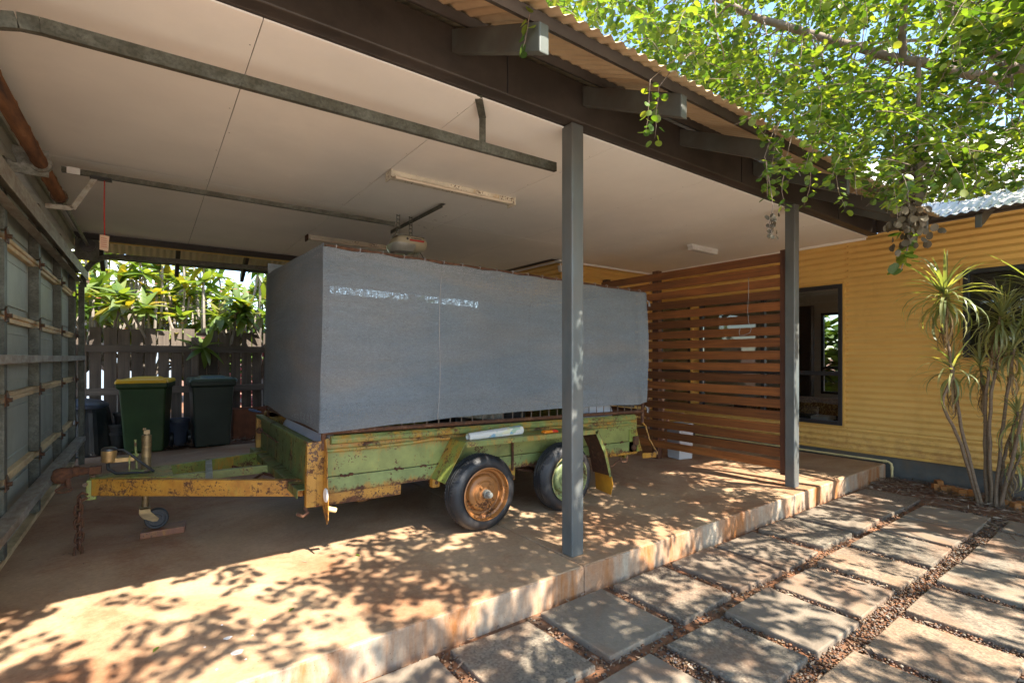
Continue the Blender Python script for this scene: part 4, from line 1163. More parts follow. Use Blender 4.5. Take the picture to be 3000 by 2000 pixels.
# jockey wheel
JX, JY = -.035, 4.50
jk = part('jockey_tube', MB().tube([(JX, JY, .36), (JX, JY, .685)], .030, 16).tube([(JX, JY, .685), (JX, JY, .70)], .018, 12).lathe([(.031, .46), (.033, .463), (.033, .468), (.031, .47)], (JX, JY, 0), 'z', 16), M['jack'], tr)
part('jockey_handle', MB().tube([(JX-.012, JY, .70), (JX-.014, JY, .725)], .004, 6).tube([(JX-.024, JY, .728), (JX-.004, JY, .728)], .010, 8).box(JX-.018, JX+.018, JY-.02, JY+.02, .695, .722), M['jack'], tr)
part('jockey_inner_tube', MB().tube([(JX, JY, .155), (JX, JY, .38)], .023, 14), M['jack'], tr)
part('jockey_clamp', MB().box(JX-.05, JX+.07, JY-.05, JY+.05, .385, .425), M['rust'], tr, bevel=.006)
fk = MB()
for dy in (-.034, .030):
    fk.prism([(JX-.035, JY+dy, .167), (JX+.03, JY+dy, .167), (JX+.035, JY+dy, .132), (JX+.085, JY+dy, .077), (JX+.075, JY+dy, .057), (JX+.05, JY+dy, .057), (JX-.01, JY+dy, .087), (JX-.035, JY+dy, .122)], (0, .004, 0))
fk.box(JX-.033, JX+.03, JY-.034, JY+.034, .152, .168)
part('jockey_fork', fk, M['jack'], tr, bevel=.003)
part('jockey_wheel', MB().lathe([(.0, -.022), (.03, -.022), (.032, -.014), (.052, -.014), (.055, -.024), (.068, -.024), (.074, -.014), (.075, 0), (.074, .014), (.068, .024), (.055, .024), (.0, .022)], (JX+.07, JY, .0715), 'y', 28), M['rubber'], tr)
# brake cylinder, lever and hoses
mc = MB().lathe([(.0, .52), (.042, .52), (.044, .53), (.042, .56), (.046, .585), (.046, .60), (.0, .60)], (-.245, 4.45, 0), 'z', 18).box(-.26, -.10, 4.425, 4.475, .515, .545)
part('brake_cylinder', mc, M['brass'], tr, bevel=.003)
part('brake_cap', MB().lathe([(.0, .625), (.03, .622), (.044, .612), (.046, .60)], (-.245, 4.45, 0), 'z', 16), M['black_plastic'], tr)
part('brake_bracket', MB().box(-.135, -.125, 4.42, 4.48, .42, .56).box(-.135, -.08, 4.42, 4.48, .44, .45).bar((-.12, 4.45, .55), (-.07, 4.45, .50), .03, .008).bar((-.09, 4.44, .43), (.0, 4.44, .45), .03, .02), M['ochre_green'], tr, bevel=.002)
part('brake_lever', MB().bar((-.088, 4.52, .44), (-.102, 4.52, .655), .014, .030, up=(0,1,0)).bar((-.13, 4.52, .545), (-.08, 4.52, .545), .018, .02), M['ochre_green'], tr, bevel=.003)
hs = MB()
hs.tube([(-.215, 4.45, .60), (-.17, 4.44, .60), (-.12, 4.43, .56), (-.07, 4.42, .51), (-.02, 4.40, .465), (.01, 4.38, .44)], .009, 8)
hs.tube([(-.25, 4.44, .515), (-.245, 4.42, .475), (-.20, 4.40, .445), (-.10, 4.39, .44), (-.03, 4.38, .43), (.02, 4.37, .415)], .010, 8)
part('hose', hs, M['hose'], tr)
part('front_lever', MB().tube([(.80, 5.20, .76), (.735, 5.24, .775)], .013, 10).tube([(.83, 5.18, .75), (.80, 5.20, .76)], .008, 8), M['handle_blue'], tr)
# cage
CT, CB = 2.00, .775
CX0, CX1, CY0, CY1 = .905, 4.09, 3.372, 5.285
def fpipe(name, a, b, r, m): return part(name, MB().tube([a, b], r, 10), m, tr)
for y in (CY0, CY1):
    fpipe('cage_rail', (CX0, y, CB), (CX1, y, CB), .0165, M['rust'])
    fpipe('cage_rail', (CX0, y, CT + (.05 if y > 4 else 0)), (CX1, y, CT + (.03 if y > 4 else 0)), .013, M['rust'])
for x in (CX0, CX1):
    fpipe('cage_rail', (x, CY0, CB), (x, CY1, CB), .0165, M['rust'])
    fpipe('cage_rail', (x, CY0, CT), (x, CY1, CT+.05), .013, M['rust'])
for x in (CX0, CX1):
    for y in (CY0, CY1):
        fpipe('cage_post', (x, y, .66), (x, y, CT + (.05 if y > 4 else 0)), .017, M['rust'])
wm = {}
def wires(name, axis, fixed):
    mb = MB(); r = .0055
    if axis == 'y':
        for x in np.arange(CX0+.05, CX1, .0985): mb.bar((x, fixed, CB), (x, fixed, CT+.0), r, r)
        for z in np.arange(CB+.09, CT, .13): mb.bar((CX0, fixed, z), (CX1, fixed, z), r, r)
    elif axis == 'x':
        for y in np.arange(CY0+.05, CY1, .0985): mb.bar((fixed, y, CB), (fixed, y, CT), r, r)
        for z in np.arange(CB+.09, CT, .098): mb.bar((fixed, CY0, z), (fixed, CY1, z), r, r)
    return part('wire_mesh', mb, M['wire'], tr)
wires('n', 'y', CY0-.004); wires('f', 'y', CY1+.002); wires('a', 'x', CX0-.006); wires('b', 'x', CX1+.006)
mb = MB()
for x in np.arange(CX0+.1, CX1, .2): mb.bar((x, CY0, CT+.01), (x, CY1, CT+.055), .006, .006)
for y in np.arange(CY0+.1, CY1, .2): mb.bar((CX0, y, CT+.01+.023*(y-CY0)), (CX1, y, CT+.01+.023*(y-CY0)), .006, .006)
part('wire_mesh', mb, M['wire'], tr)
part('roof_brace', MB().bar((2.3, CY1-.02, 1.90), (2.85, CY1-.02, 2.02), .03, .02), M['galv_dark'], tr)
# shade cloth: hung sheets with soft folds
def sheet(fn, nu, nv):
    vs = [fn(i/nu, j/nv) for j in range(nv+1) for i in range(nu+1)]
    fs = [(j*(nu+1)+i, j*(nu+1)+i+1, (j+1)*(nu+1)+i+1, (j+1)*(nu+1)+i) for j in range(nv) for i in range(nu)]
    return MB().add(vs, fs, True)
def lerp(a, b, t): return a + (b-a)*t
def bot(x):
    t = (x-.88)/3.23
    return .772 + np.interp(t, [0, .07, .16, .33, .5, .7, .88, .97, 1], [.0, .018, .035, .060, .075, .082, .085, .078, .10]) + .006*noise.noise(Vector((x*4, 0, 0)))
def near_fn(a, b):
    x = lerp(.868, 4.108, a); z = lerp(bot(x), 1.984 + .006*abs(math.sin(x*9)) + .004*noise.noise(Vector((x*6, 3, 3))), b)
    sag = .026*math.sin(b*PI) * (.5 + noise.noise(Vector((x*1.1, z*.9, 1))))
    f = .008*noise.noise(Vector((x*3.5, z*1.6, 5))) + .004*noise.noise(Vector((x*9, z*5, 8)))
    edge = max(0, (x-3.7)/.4)
    f += edge * .024*math.sin(x*30 + z*3) * (.4 + .6*noise.noise(Vector((x*3, z*2, 2))))
    low = max(0, 1 - b*5)
    f += .007*math.sin(x*5 + z*2.2 + 3*noise.noise(Vector((x*.8, z*.6, 6))))*(1-b)**1.5 + .005*abs(noise.noise(Vector((x*2.2 + z*1.4, z*.7, 12))))*2
    f -= .010*max(0, 1 - abs(x - 1.70 + .02*math.sin(z*5))/.06)*(.4 + .6*(1-b))
    return (x, 3.346 - sag - f - low*.012*(1+noise.noise(Vector((x*3, 0, 4)))), z)
part('shade_cloth', sheet(near_fn, 130, 60), M['cloth'], tr)
def front_fn(a, b):
    y = lerp(3.338, 5.315, a); z = lerp(.775 + .012*math.sin(a*9) + .03*a, 2.012 + .06*a, b)
    f = .006*noise.noise(Vector((y*3, z*1.6, 15))) + .010*math.sin(b*PI)*noise.noise(Vector((y*1.2, z, 3)))
    return (.872 - (f + .004*math.sin(b*PI))*min(1, a*8), y, z)
part('shade_cloth', sheet(front_fn, 70, 50), M['cloth'], tr)
def far_fn(a, b):
    x = lerp(.88, 4.11, a)
    top = 2.045 - .02*a
    if 1.40 < x < 3.30: top = 1.945 - .006*(x-1.4) + .008*noise.noise(Vector((x*5, 1, 1)))
    z = lerp(.80, top, b)
    return (x, 5.302 + .006*noise.noise(Vector((x*3, z*2, 25))), z)
part('shade_cloth', sheet(far_fn, 120, 30), M['cloth'], tr)
part('shade_cloth', sheet(lambda a, b: (lerp(.88, 4.11, a), 5.308, lerp(2.022 - .012*a, 2.18, b)), 60, 3), M['cloth_solid'], tr)  # unseen strip added over the gap to block stray bands of sky
def back_fn(a, b):
    y = lerp(3.5, 5.3, a); z = lerp(.80, 2.0, b)
    return (4.116 + .008*noise.noise(Vector((y*3, z*2, 35))), y, z)
part('shade_cloth', sheet(back_fn, 40, 20), M['cloth'], tr)
cs_pts = [near_fn((1.735-.878)/3.23 + .004*math.sin(b_*7), b_) for b_ in np.linspace(.0, .93, 24)]
part('seam_cord', MB().tube([(p[0] - .02*(1-b_)*.6, p[1]-.004, p[2]) for p, b_ in zip(cs_pts, np.linspace(0, 1, 24))], .0032, 6), M['cord'], tr)
tie = MB()
rt_ = random.Random(5)
for x in np.arange(.95, 4.1, .16): tie.tube([(x, 3.343, 1.985), (x+.006, 3.338, 2.008), (x+.01, 3.36, 2.02), (x, 3.375, 1.99)], .0025, 4)
for (x, z) in ((4.10, 1.92), (4.10, .83)):
    for q in range(9):
        tie.tube([(x, 3.345, z), (x+.02+.01*rt_.random(), 3.33+.01*rt_.random(), z-.02), (x+.03*rt_.random(), 3.32, z-.05-.02*rt_.random())], .003, 4)
part('tie_string', tie, M['cord'], tr)
# things carried inside the cage
tag(part('plastic_sack', MB().sphere((1.12, 4.7, .62), .30, 18, 12, (.6, 1.5, .62)).sphere((1.1, 4.3, .58), .26, 18, 12, (.6, 1.2, .6)), M['sack']), 'white plastic sack lying inside the front of the trailer', 'sack')
cr = empty('storage_crate', (2.6, 4.2, .4), 'dark storage crate inside the trailer behind the cloth', 'crate')
part('tub', MB().box(2.2, 3.0, 3.9, 4.5, .40, .88), M['black_plastic'], cr, bevel=.02)
part('lid', MB().box(2.18, 3.02, 3.88, 4.52, .88, .92), M['bin_lid_green'], cr, bevel=.01)
tag(part('plastic_sack', MB().sphere((3.75, 3.75, .72), .2, 16, 10, (1.2, 1, .7)), M['sack']), 'white plastic sack at the rear corner inside the trailer', 'sack')
tag(part('frame_offcut', MB().bar((1.9, 3.55, .86), (2.5, 3.6, .775), .03, .06), M['galv']), 'pale metal bar lying inside the trailer by the cloth edge', 'metal bar')

# newspaper on the mudguard
nsp = empty('newspaper', (2.12, 3.2, .69), 'rolled newspaper lying on the green mudguard of the trailer', 'newspaper')
def news_mat():
    m, nt, b = nodes('newsprint')
    v = coords(nt)
    c = (.62,.60,.54)
    w = N(nt, 'TexWave', wave_type='BANDS', bands_direction='X', Scale=95.0, Distortion=3.0); nt.links.new(v, w.inputs['Vector'])
    col = mixc(nt, ramp(nt, w.outputs[0], [(.62, (0,0,0)), (.7, (.55,.55,.55))]), c, (.25,.25,.27))
    vo = N(nt, 'TexVoronoi', Scale=1.0); nt.links.new(coords(nt, (17, 26, 26)), vo.inputs['Vector'])
    pal = ramp(nt, vo.outputs['Color'], [(.2, (.10,.28,.42)), (.4, (.55,.54,.25)), (.55, (.62,.60,.54)), (.7, (.12,.30,.14)), (.85, (.45,.22,.16))])
    msk = ramp(nt, noise_f(nt, coords(nt, (9, 12, 12)), 1.0, 2), [(.52, (0,0,0)), (.56, (.8,.8,.8))])
    col = mixc(nt, msk, col, pal)
    nt.links.new(col, b.inputs['Base Color']); b.inputs['Roughness'].default_value = .8
    return m
M['news'] = news_mat()
A = Vector((1.915, 3.20, .705)); B = Vector((2.43, 3.245, .712)); ax = (B-A).normalized(); e1 = Vector((0,0,1)) - ax*ax.z; e1.normalize(); e2 = ax.cross(e1)
nv = []; NT, NS = 34, 14
for i in range(NT+1):
    a = 2*PI*2.3*i/NT; r0 = .019 + .012*i/NT
    for j in range(NS+1):
        t = j/NS
        r = r0*(1+.15*t) + (.014*t if i > NT-4 else 0)
        p = A.lerp(B, t) + (e1*math.cos(a+.4) + e2*math.sin(a+.4))*r
        nv.append(p)
nm_ = MB().add(nv, [(i*(NS+1)+j, i*(NS+1)+j+1, (i+1)*(NS+1)+j+1, (i+1)*(NS+1)+j) for i in range(NT) for j in range(NS)], True)
part('rolled_pages', nm_, M['news'], nsp)

# block under the jockey wheel, debris on the slab
blk = MB().loft([[(-.062,4.43,.0),(.205,4.425,.0),(.225,4.60,.0),(-.04,4.56,.0)], [(-.060,4.43,.045),(.205,4.425,.045),(.225,4.60,.045),(-.04,4.56,.045)]])
tag(part('timber_block', blk, M['block'], bevel=.004), 'worn rust stained block under the trailer jockey wheel', 'block')
bkp = part('brick_fragment', MB().box(1.50, 1.60, 4.42, 4.48, 0, .05), M['brick'], bevel=.008); tag(bkp, 'small broken brick lying in the shade under the trailer', 'brick')

# ============================================================ BINS AND POTS
def rrect(cx, cy, hx, hy, z, r=.03, n=4):
    pts = []
    for (sx, sy, a0) in ((1,1,0), (-1,1,90), (-1,-1,180), (1,-1,270)):
        for q in range(n+1):
            a = R(a0 + 90*q/n)
            pts.append((cx + sx*(hx-r) + r*math.cos(a), cy + sy*(hy-r) + r*math.sin(a), z))
    return pts
def wheelie_bin(name, x, y, rz, body, lidm, label, H=1.0):
    t = empty(name, (x, y, 0), label, 'wheelie bin', 'wheelie bins by the fence', rz)
    secs = [rrect(x, y-.0, .215, .24, .0), rrect(x, y-.0, .22, .25, .02), rrect(x, y-.02, .262, .325, .90), rrect(x, y-.02, .264, .33, .905)]
    part('body', MB().loft(secs), body, t, bevel=.006)
    part('rim', MB().loft([rrect(x, y-.02, .270, .335, .865), rrect(x, y-.02, .29, .36, .895), rrect(x, y-.02, .295, .365, .945)]), body, t, bevel=.005)
    part('lid', MB().loft([rrect(x, y-.03, .298, .375, .947), rrect(x, y-.03, .290, .365, .985), rrect(x, y-.03, .27, .34, .996), rrect(x, y-.03, .18, .2, .999), rrect(x, y-.03, .15, .17, 1.022), rrect(x, y-.03, .12, .13, 1.026)]), lidm, t, bevel=.005)
    part('handle', MB().tube([(x-.25, y+.34, .93), (x-.25, y+.39, .97), (x+.25, y+.39, .97), (x+.25, y+.34, .93)], .014, 8), body, t)
    for sx in (-1, 1):
        part('lid_lug', MB().box(x+sx*.255-.02, x+sx*.255+.02, y-.37, y-.33, .985, 1.005), lidm, t, bevel=.004)
        part('wheel', MB().lathe([(.0, -.022), (.08, -.022), (.10, -.016), (.10, .016), (.08, .022), (.0, .022)], (x+sx*.26, y+.255, .10), 'x', 20), M['black_plastic'], t)
    return t
wheelie_bin('wheelie_bin', -.035, 8.72, R(-9), M['bin_green'], M['bin_yellow'], 'green wheelie bin with a yellow lid')
wheelie_bin('wheelie_bin', .735, 8.70, R(1), M['bin_dark'], M['bin_lid_green'], 'dark wheelie bin with a dull green lid')
cb = empty('compost_bin', (-.80, 9.0, -.02), 'black ribbed compost bin with domed lid beside the garage door', 'compost bin')
ribs = MB(); secs = []
for (z, r) in ((-.03, .385), (.55, .335), (.60, .315)):
    secs.append([(-.80 + (r + (.010 if q % 4 < 2 else 0))*math.cos(2*PI*q/48), 9.0 + (r + (.010 if q % 4 < 2 else 0))*math.sin(2*PI*q/48), z) for q in range(48)])
ribs.loft(secs)
part('body', ribs, M['black_plastic'], cb, bevel=.004)
part('lid', MB().lathe([(.315, .60), (.33, .605), (.33, .64), (.315, .66), (.25, .70), (.12, .725), (.0, .73)], (-.80, 9.0, 0), 'z', 32), M['blue_plastic'], cb)
def pot(x, y, z, r, h, m, label):
    p = part('plant_pot', MB().lathe([(r*.75, 0), (r*.93, h*.86), (r*.95, h*.87), (r*1.04, h*.88), (r*1.05, h), (r*.97, h), (r*.93, h*.85), (r*.72, h*.1), (0, h*.1)], (x, y, z), 'z', 26), m)
    return tag(p, label, 'plant pot', 'empty plastic plant pots near the bins')
pot(-.39, 9.0, -.02, .17, .27, M['black_plastic'], 'wide black plastic pot lowest in the stack beside the compost bin')
pot(-.385, 9.0, .09, .165, .27, M['black_plastic'], 'black plastic pot in the middle of the stack beside the compost bin')
pot(-.31, 9.05, .25, .12, .26, M['black_plastic'], 'smaller black plastic pot on top of the stack')
pot(.335, 9.0, -.02, .15, .40, M['blue_plastic'], 'blue grey plastic pot between the two wheelie bins')
pb = empty('planter_trough', (1.42, 9.15, -.02), 'brown planter trough of soil against the fence behind the trailer', 'planter')
part('trough', MB().box(1.06, 1.80, 9.0, 9.02, -.02, .47).box(1.06, 1.80, 9.28, 9.30, -.02, .47).box(1.06, 1.08, 9.02, 9.28, -.02, .47).box(1.78, 1.80, 9.02, 9.28, -.02, .47), M['terracotta'], pb, bevel=.005)
part('soil', MB().box(1.08, 1.78, 9.02, 9.28, -.02, .41), M['soil'], pb)

# ============================================================ LITTER
def quads_mesh(name, C, U, V, m, kind='stuff', parent=None):
    """many small flat leaves / sticks: centre, half-length and half-width vectors"""
    n = len(C); P = np.stack([C-U-V*.2, C-U*.2-V, C+U-V*.1, C+U+V*.1, C-U*.2+V, C-U+V*.2], 1).reshape(-1, 3)
    F = (np.array([0,1,2,3,4,5])[None] + (np.arange(n)*6)[:,None])
    me = bpy.data.meshes.new(name); me.vertices.add(len(P)); me.vertices.foreach_set('co', P.ravel())
    me.loops.add(F.size); me.loops.foreach_set('vertex_index', F.ravel().astype(np.int32))
    me.polygons.add(n); me.polygons.foreach_set('loop_start', np.arange(0, F.size, 6, dtype=np.int32))
    me.update(calc_edges=True); me.materials.append(m)
    o = bpy.data.objects.new(name, me); COL.objects.link(o)
    if kind: o['kind'] = kind
    if parent: o.parent = parent
    return o
r_ = np.random.RandomState(11)
def litter(name, n, xr, yr, z, zr, lmin, lmax, wf, acc=None):
    C = []; U = []; V = []
    while len(C) < n:
        x = r_.uniform(*xr); y = r_.uniform(*yr)
        if acc and not acc(x, y): continue
        a = r_.rand()*2*PI; l = r_.uniform(lmin, lmax)*.5
        C.append((x, y, z + r_.uniform(*zr))); U.append((l*math.cos(a), l*math.sin(a), l*r_.uniform(-.25, .25)))
        V.append((-l*wf*math.sin(a), l*wf*math.cos(a), l*wf*r_.uniform(-.6, .6)))
    return quads_mesh(name, np.array(C), np.array(U), np.array(V), M['litter'])
litter('leaf_litter', 2600, (5.6, 7.34), (-.5, 2.24), -.172, (0, .035), .03, .16, .07, lambda x, y: (not inpav(x, y, 0) or r_.rand() < .04) and (x > 6.2 or y < 1.1) and r_.rand() < .3 + .7*min(1, max(0, x-5.8)))
litter('leaf_litter', 900, (5.9, 7.3), (.2, 2.24), -.172, (0, .03), .02, .06, .45, lambda x, y: not inpav(x, y, 0) and (x > 6.4 or y < 1.1))
litter('leaf_litter', 1500, (-1.3, 2.6), (8.44, 9.7), -.015, (0, .06), .03, .10, .35)
litter('leaf_litter', 260, (-.7, 4.5), (3.2, 8.2), .003, (0, .004), .01, .05, .15)
litter('leaf_litter', 1700, (.2, 6.2), (-.2, 2.23), -.162, (0, .01), .012, .05, .3, lambda x, y: not inpav(x, y, 0))
def green_leaf(x, y, z, a, l, label):
    mb = MB(); c, s_ = math.cos(a), math.sin(a)
    pts = [(0,0,.0), (.3,.14,.012), (.7,.12,.008), (1,0,.0), (.7,-.12,.012), (.3,-.14,.008)]
    mb.add([(x+l*(p[0]*c-p[1]*s_), y+l*(p[0]*s_+p[1]*c), z+.003+p[2]*.6) for p in pts] + [(x+l*.5*c, y+l*.5*s_, z+.003)], [(0,1,6),(1,2,6),(2,3,6),(3,4,6),(4,5,6),(5,0,6)])
    tag(part('fallen_leaf', mb, M['leaf']), label, 'leaf')
p1 = at(845, 1793, 2.0)
def ground_pt(u, v, z=0.0):
    d = FW + (u-1500)/FPX*RT + np.array([0,0,(1045.5-v)/FPX]); t = (z-1.3)/d[2]; p = np.array([0,0,1.3]) + d*t
    return p
for (u, v, a, l, lab) in ((845, 1793, .6, .045, 'small green leaf on the sunlit slab near its middle'), (447, 1913, 1.0, .05, 'narrow green leaf on the slab close to the camera at the left'), (1055, 1630, 1.9, .05, 'curled green leaf on the dappled slab left of the front wheel')):
    p = ground_pt(u, v); green_leaf(p[0], p[1], 0, a, l, lab)
# white splash on the slab
p = ground_pt(695, 1910); sp_ = MB()
pts = [(p[0] + .024*(1+.4*noise.noise(Vector((math.cos(a)*2, math.sin(a)*2, 0))))*math.cos(a), p[1] + .018*(1+.4*noise.noise(Vector((math.cos(a)*2, math.sin(a)*2, 4))))*math.sin(a), .0) for a in np.linspace(0, 2*PI, 22)[:-1]]
sp_.prism(pts, (0, 0, .0035))
q = ground_pt(668, 1868); pts = [(q[0] + .016*math.cos(a)*(1+.3*math.sin(3*a)), q[1] + .011*math.sin(a), .0) for a in np.linspace(0, 2*PI, 16)[:-1]]
sp_.prism(pts, (0, 0, .003))
for (du, dv) in ((-30, -60), (60, -30), (-80, 5), (40, 40), (95, -75), (-45, 70)):
    q = ground_pt(680+du, 1890+dv); sp_.box(q[0]-.004, q[0]+.004, q[1]-.002, q[1]+.002, 0, .0025)
tag(part('white_splash', sp_, M['white_plastic']), 'white splash mark on the sunlit concrete slab', 'stain')
# bricks along the wall foot
BL = ['orange brick fragment nearest the pipe, lying furthest back by the foundation', 'broken orange brick tucked in front of the piece nearest the pipe', 'third orange brick fragment from the pipe end of the row', 'small orange brick piece in the middle of the row by the foundation', 'upright orange brick piece past the middle of the row by the foundation', 'broken orange brick second from the stems in the row', 'orange brick fragment touching the left side of the plant stems', 'orange brick just right of the plant stems', 'tilted orange brick second to the right of the plant stems', 'orange brick furthest right at the frame edge behind the litter']
for k2, (u, v) in enumerate(((2750, 1418), (2742, 1428), (2765, 1431), (2783, 1432), (2806, 1440), (2822, 1446), (2850, 1451), (2944, 1474), (2976, 1486), (2995, 1480))):
    p = ground_pt(u, v + 6, -.17); s_ = rng.uniform(.035, .06); a = rng.uniform(0, 3)
    c, sn = math.cos(a), math.sin(a)
    def cor(x, y, z, t): return (p[0] + (x*c-y*sn)*t, p[1] + (x*sn+y*c)*t, z)
    h = rng.uniform(.05, .075)
    mb = MB().loft([[cor(x, y, -.2, 1) for x, y in ((-s_,-.03),(s_,-.034),(s_*.9,.034),(-s_,.03))], [cor(x, y, -.17+h+rng.uniform(-.01,.01), rng.uniform(.8,1)) for x, y in ((-s_,-.03),(s_,-.034),(s_*.9,.034),(-s_,.03))]])
    tag(part('edging_brick', mb, M['brick'], bevel=.006), BL[k2], 'brick', 'broken bricks at the wall foot')

# ============================================================ LEAF MESHES
def mesh_from(name, vs, fs, m, smooth=True):
    mb = MB().add(vs, fs, smooth); me = mb.mesh(name); me.materials.append(m); return me
LV = np.array([(0,0,0), (.5,0,-.05), (.96,0,-.02), (.12,.30,.05), (.45,.47,.10), (.80,.40,.07), (1.0,.16,.02), (.12,-.30,.05), (.45,-.47,.10), (.80,-.40,.07), (1.0,-.16,.02)])
LF = [(0,3,1), (3,4,1), (4,5,1), (5,6,2), (5,2,1), (0,1,7), (7,1,8), (8,1,9), (9,2,10), (9,1,2)]
round_me = mesh_from('leaf', LV, LF, M['leaf'])
def leaves_joined(name, items, m, parent, base_v=LV, base_f=LF):
    n = len(items)
    if not n: return None
    P = np.array([i[0] for i in items]); D = np.array([i[1] for i in items]); Nn = np.array([i[2] for i in items]); sz = np.array([i[3] for i in items])
    D /= np.linalg.norm(D, axis=1)[:,None]
    Sd = np.cross(Nn, D); Sd /= np.linalg.norm(Sd, axis=1)[:,None] + 1e-9
    Nn = np.cross(D, Sd)
    V = (P[:,None] + sz[:,None,None]*(base_v[None,:,0:1]*D[:,None] + base_v[None,:,1:2]*Sd[:,None] + base_v[None,:,2:3]*Nn[:,None])).reshape(-1,3)
    off = np.array(absloc(parent)) if parent else 0
    V = V - off
    F = (np.array(base_f)[None] + (np.arange(n)*len(base_v))[:,None,None]).reshape(-1,3)
    me = bpy.data.meshes.new(name); me.vertices.add(len(V)); me.vertices.foreach_set('co', V.ravel())
    me.loops.add(F.size); me.loops.foreach_set('vertex_index', F.ravel().astype(np.int32))
    me.polygons.add(len(F)); me.polygons.foreach_set('loop_start', np.arange(0, F.size, 3, dtype=np.int32))
    me.update(calc_edges=True); me.materials.append(m)
    o = bpy.data.objects.new(name, me); COL.objects.link(o); o.parent = parent
    return o
def leaf_inst(name, me, parent, it):
    D = Vector(it[1]).normalized(); Nn = Vector(it[2]); Sd = Nn.cross(D).normalized(); Nn = D.cross(Sd)
    mt = Matrix((D, Sd, Nn)).transposed()
    return inst(name, me, parent, Vector(it[0]) - absloc(parent), mt, it[3])

# ============================================================ SHADE TREE over the yard
tree = empty('shade_tree', (6.15, -.95, -.18), 'spreading tree with small round leaves hanging over the carport eave', 'tree')
tg_ = random.Random(21)
limbs = [
 [(6.15,-.95,-.2),(6.1,-.95,.8),(6.0,-.9,1.7),(5.95,-.85,2.5)],
 [(5.95,-.85,2.5),(5.85,0,3.1),(5.67,.83,3.50),(4.95,1.42,3.72),(4.0,2.06,4.02),(3.2,2.35,4.2),(2.5,2.4,4.3)],
 [(5.95,-.85,2.5),(5.6,-.1,3.2),(5.15,.72,3.35),(4.75,1.0,3.75),(4.2,1.25,4.2),(3.5,1.6,4.7)],
 [(5.95,-.85,2.4),(5.3,-1.1,3.6),(4.4,-1.5,4.7),(3.2,-1.9,5.5),(2.3,-1.7,5.9),(1.5,-2.2,6.2)],
 [(5.3,-1.1,3.6),(5.0,-1.7,4.6),(4.7,-1.7,5.5),(4.3,-2.2,6.2)],
 [(5.95,-.85,2.5),(6.3,-.2,3.4),(6.6,.5,4.1),(6.6,1.4,4.5),(6.2,2.2,4.7)],
 [(3.2,-1.9,5.5),(2.4,-2.4,5.4),(1.2,-2.3,5.6),(.2,-2.6,5.5)],
 [(5.95,-.85,2.5),(6.4,-1.4,3.3),(6.9,-1.9,3.9)],
 [(4.95,1.42,3.72),(4.5,1.3,4.2),(3.9,1.3,4.6),(3.2,1.6,4.9)],
]
rad = [[.11,.10,.095,.085],[.06,.052,.044,.036,.028,.02,.01],[.05,.042,.036,.03,.022,.012],[.06,.045,.03,.02,.014,.010,.006],[.03,.022,.016,.010,.006],[.05,.04,.03,.022,.012],[.024,.018,.012,.007],[.05,.035,.02],[.03,.022,.016,.009]]
def smooth_line(P, n=6):
    P = [Vector(p) for p in P]; out = []
    for i in range(len(P)-1):
        p0 = P[max(0,i-1)]; p1 = P[i]; p2 = P[i+1]; p3 = P[min(len(P)-1,i+2)]
        for q in range(n):
            t = q/n
            out.append(.5*((2*p1) + (p2-p0)*t + (2*p0-5*p1+4*p2-p3)*t*t + (3*p1-p0-3*p2+p3)*t**3))
    return out + [P[-1]]
for i, (L, rr) in enumerate(zip(limbs, rad)):
    pts = smooth_line(L); rs_ = list(np.interp(np.linspace(0, len(rr)-1, len(pts)), range(len(rr)), rr))
    pts = [p + Vector((tg_.uniform(-1,1), tg_.uniform(-1,1), tg_.uniform(-1,1)))*min(.02, r*.3) for p, r in zip(pts, rs_)]
    limbs[i] = pts
    part('trunk' if i == 0 else 'branch', MB().tube(pts, rs_, 10), M['bark'], tree)
FPOLY = [(1470,-3000),(1470,-40),(1492,40),(1700,77),(1811,166),(1880,176),(1985,285),(2092,306),(2160,360),(2194,421),(2222,536),(2290,561),(2350,500),(2398,555),(2470,510),(2530,590),(2627,630),(2653,605),(2806,590),(3000,555),(4200,500),(9000,0),(9000,-3000)]
def in_poly(u, v, poly):
    c = False; j = len(poly)-1
    for i in range(len(poly)):
        if (poly[i][1] > v) != (poly[j][1] > v) and u < (poly[j][0]-poly[i][0])*(v-poly[i][1])/(poly[j][1]-poly[i][1]) + poly[i][0]: c = not c
        j = i
    return c
def clear_of_roof(p):
    x, y, z = p
    if y > 1.45 and x < 6.6 + (y-1.5):
        if z < zroof(y) + .06: return False
    if x > 6.42 and y < 1.7 + (x-6.5):
        if z < 2.725 + SL*(x-6.51) + .06: return False
    return True
def lit_zone(p):
    k = p[2]
    x = p[0] - k*TO_SUN.x/TO_SUN.z; y = p[1] - k*TO_SUN.y/TO_SUN.z
    if 4.8 < x < 5.95 and 2.15 < y < 3.7: return True
    if -.8 < x < 1.0 and 2.5 < y < 3.5: return True
    return 5.75 < x < 6.35 and 2.6 < y < 3.4
def visible_ok(p):
    q = proj(p)
    if q is None: return True
    u, v, D = q
    if D < 1.2: return v < -150
    if -60 < u < 3060 and v > -40: return in_poly(u, v, FPOLY)
    return True
stems = MB(); LVS = []; HIDE = [False]
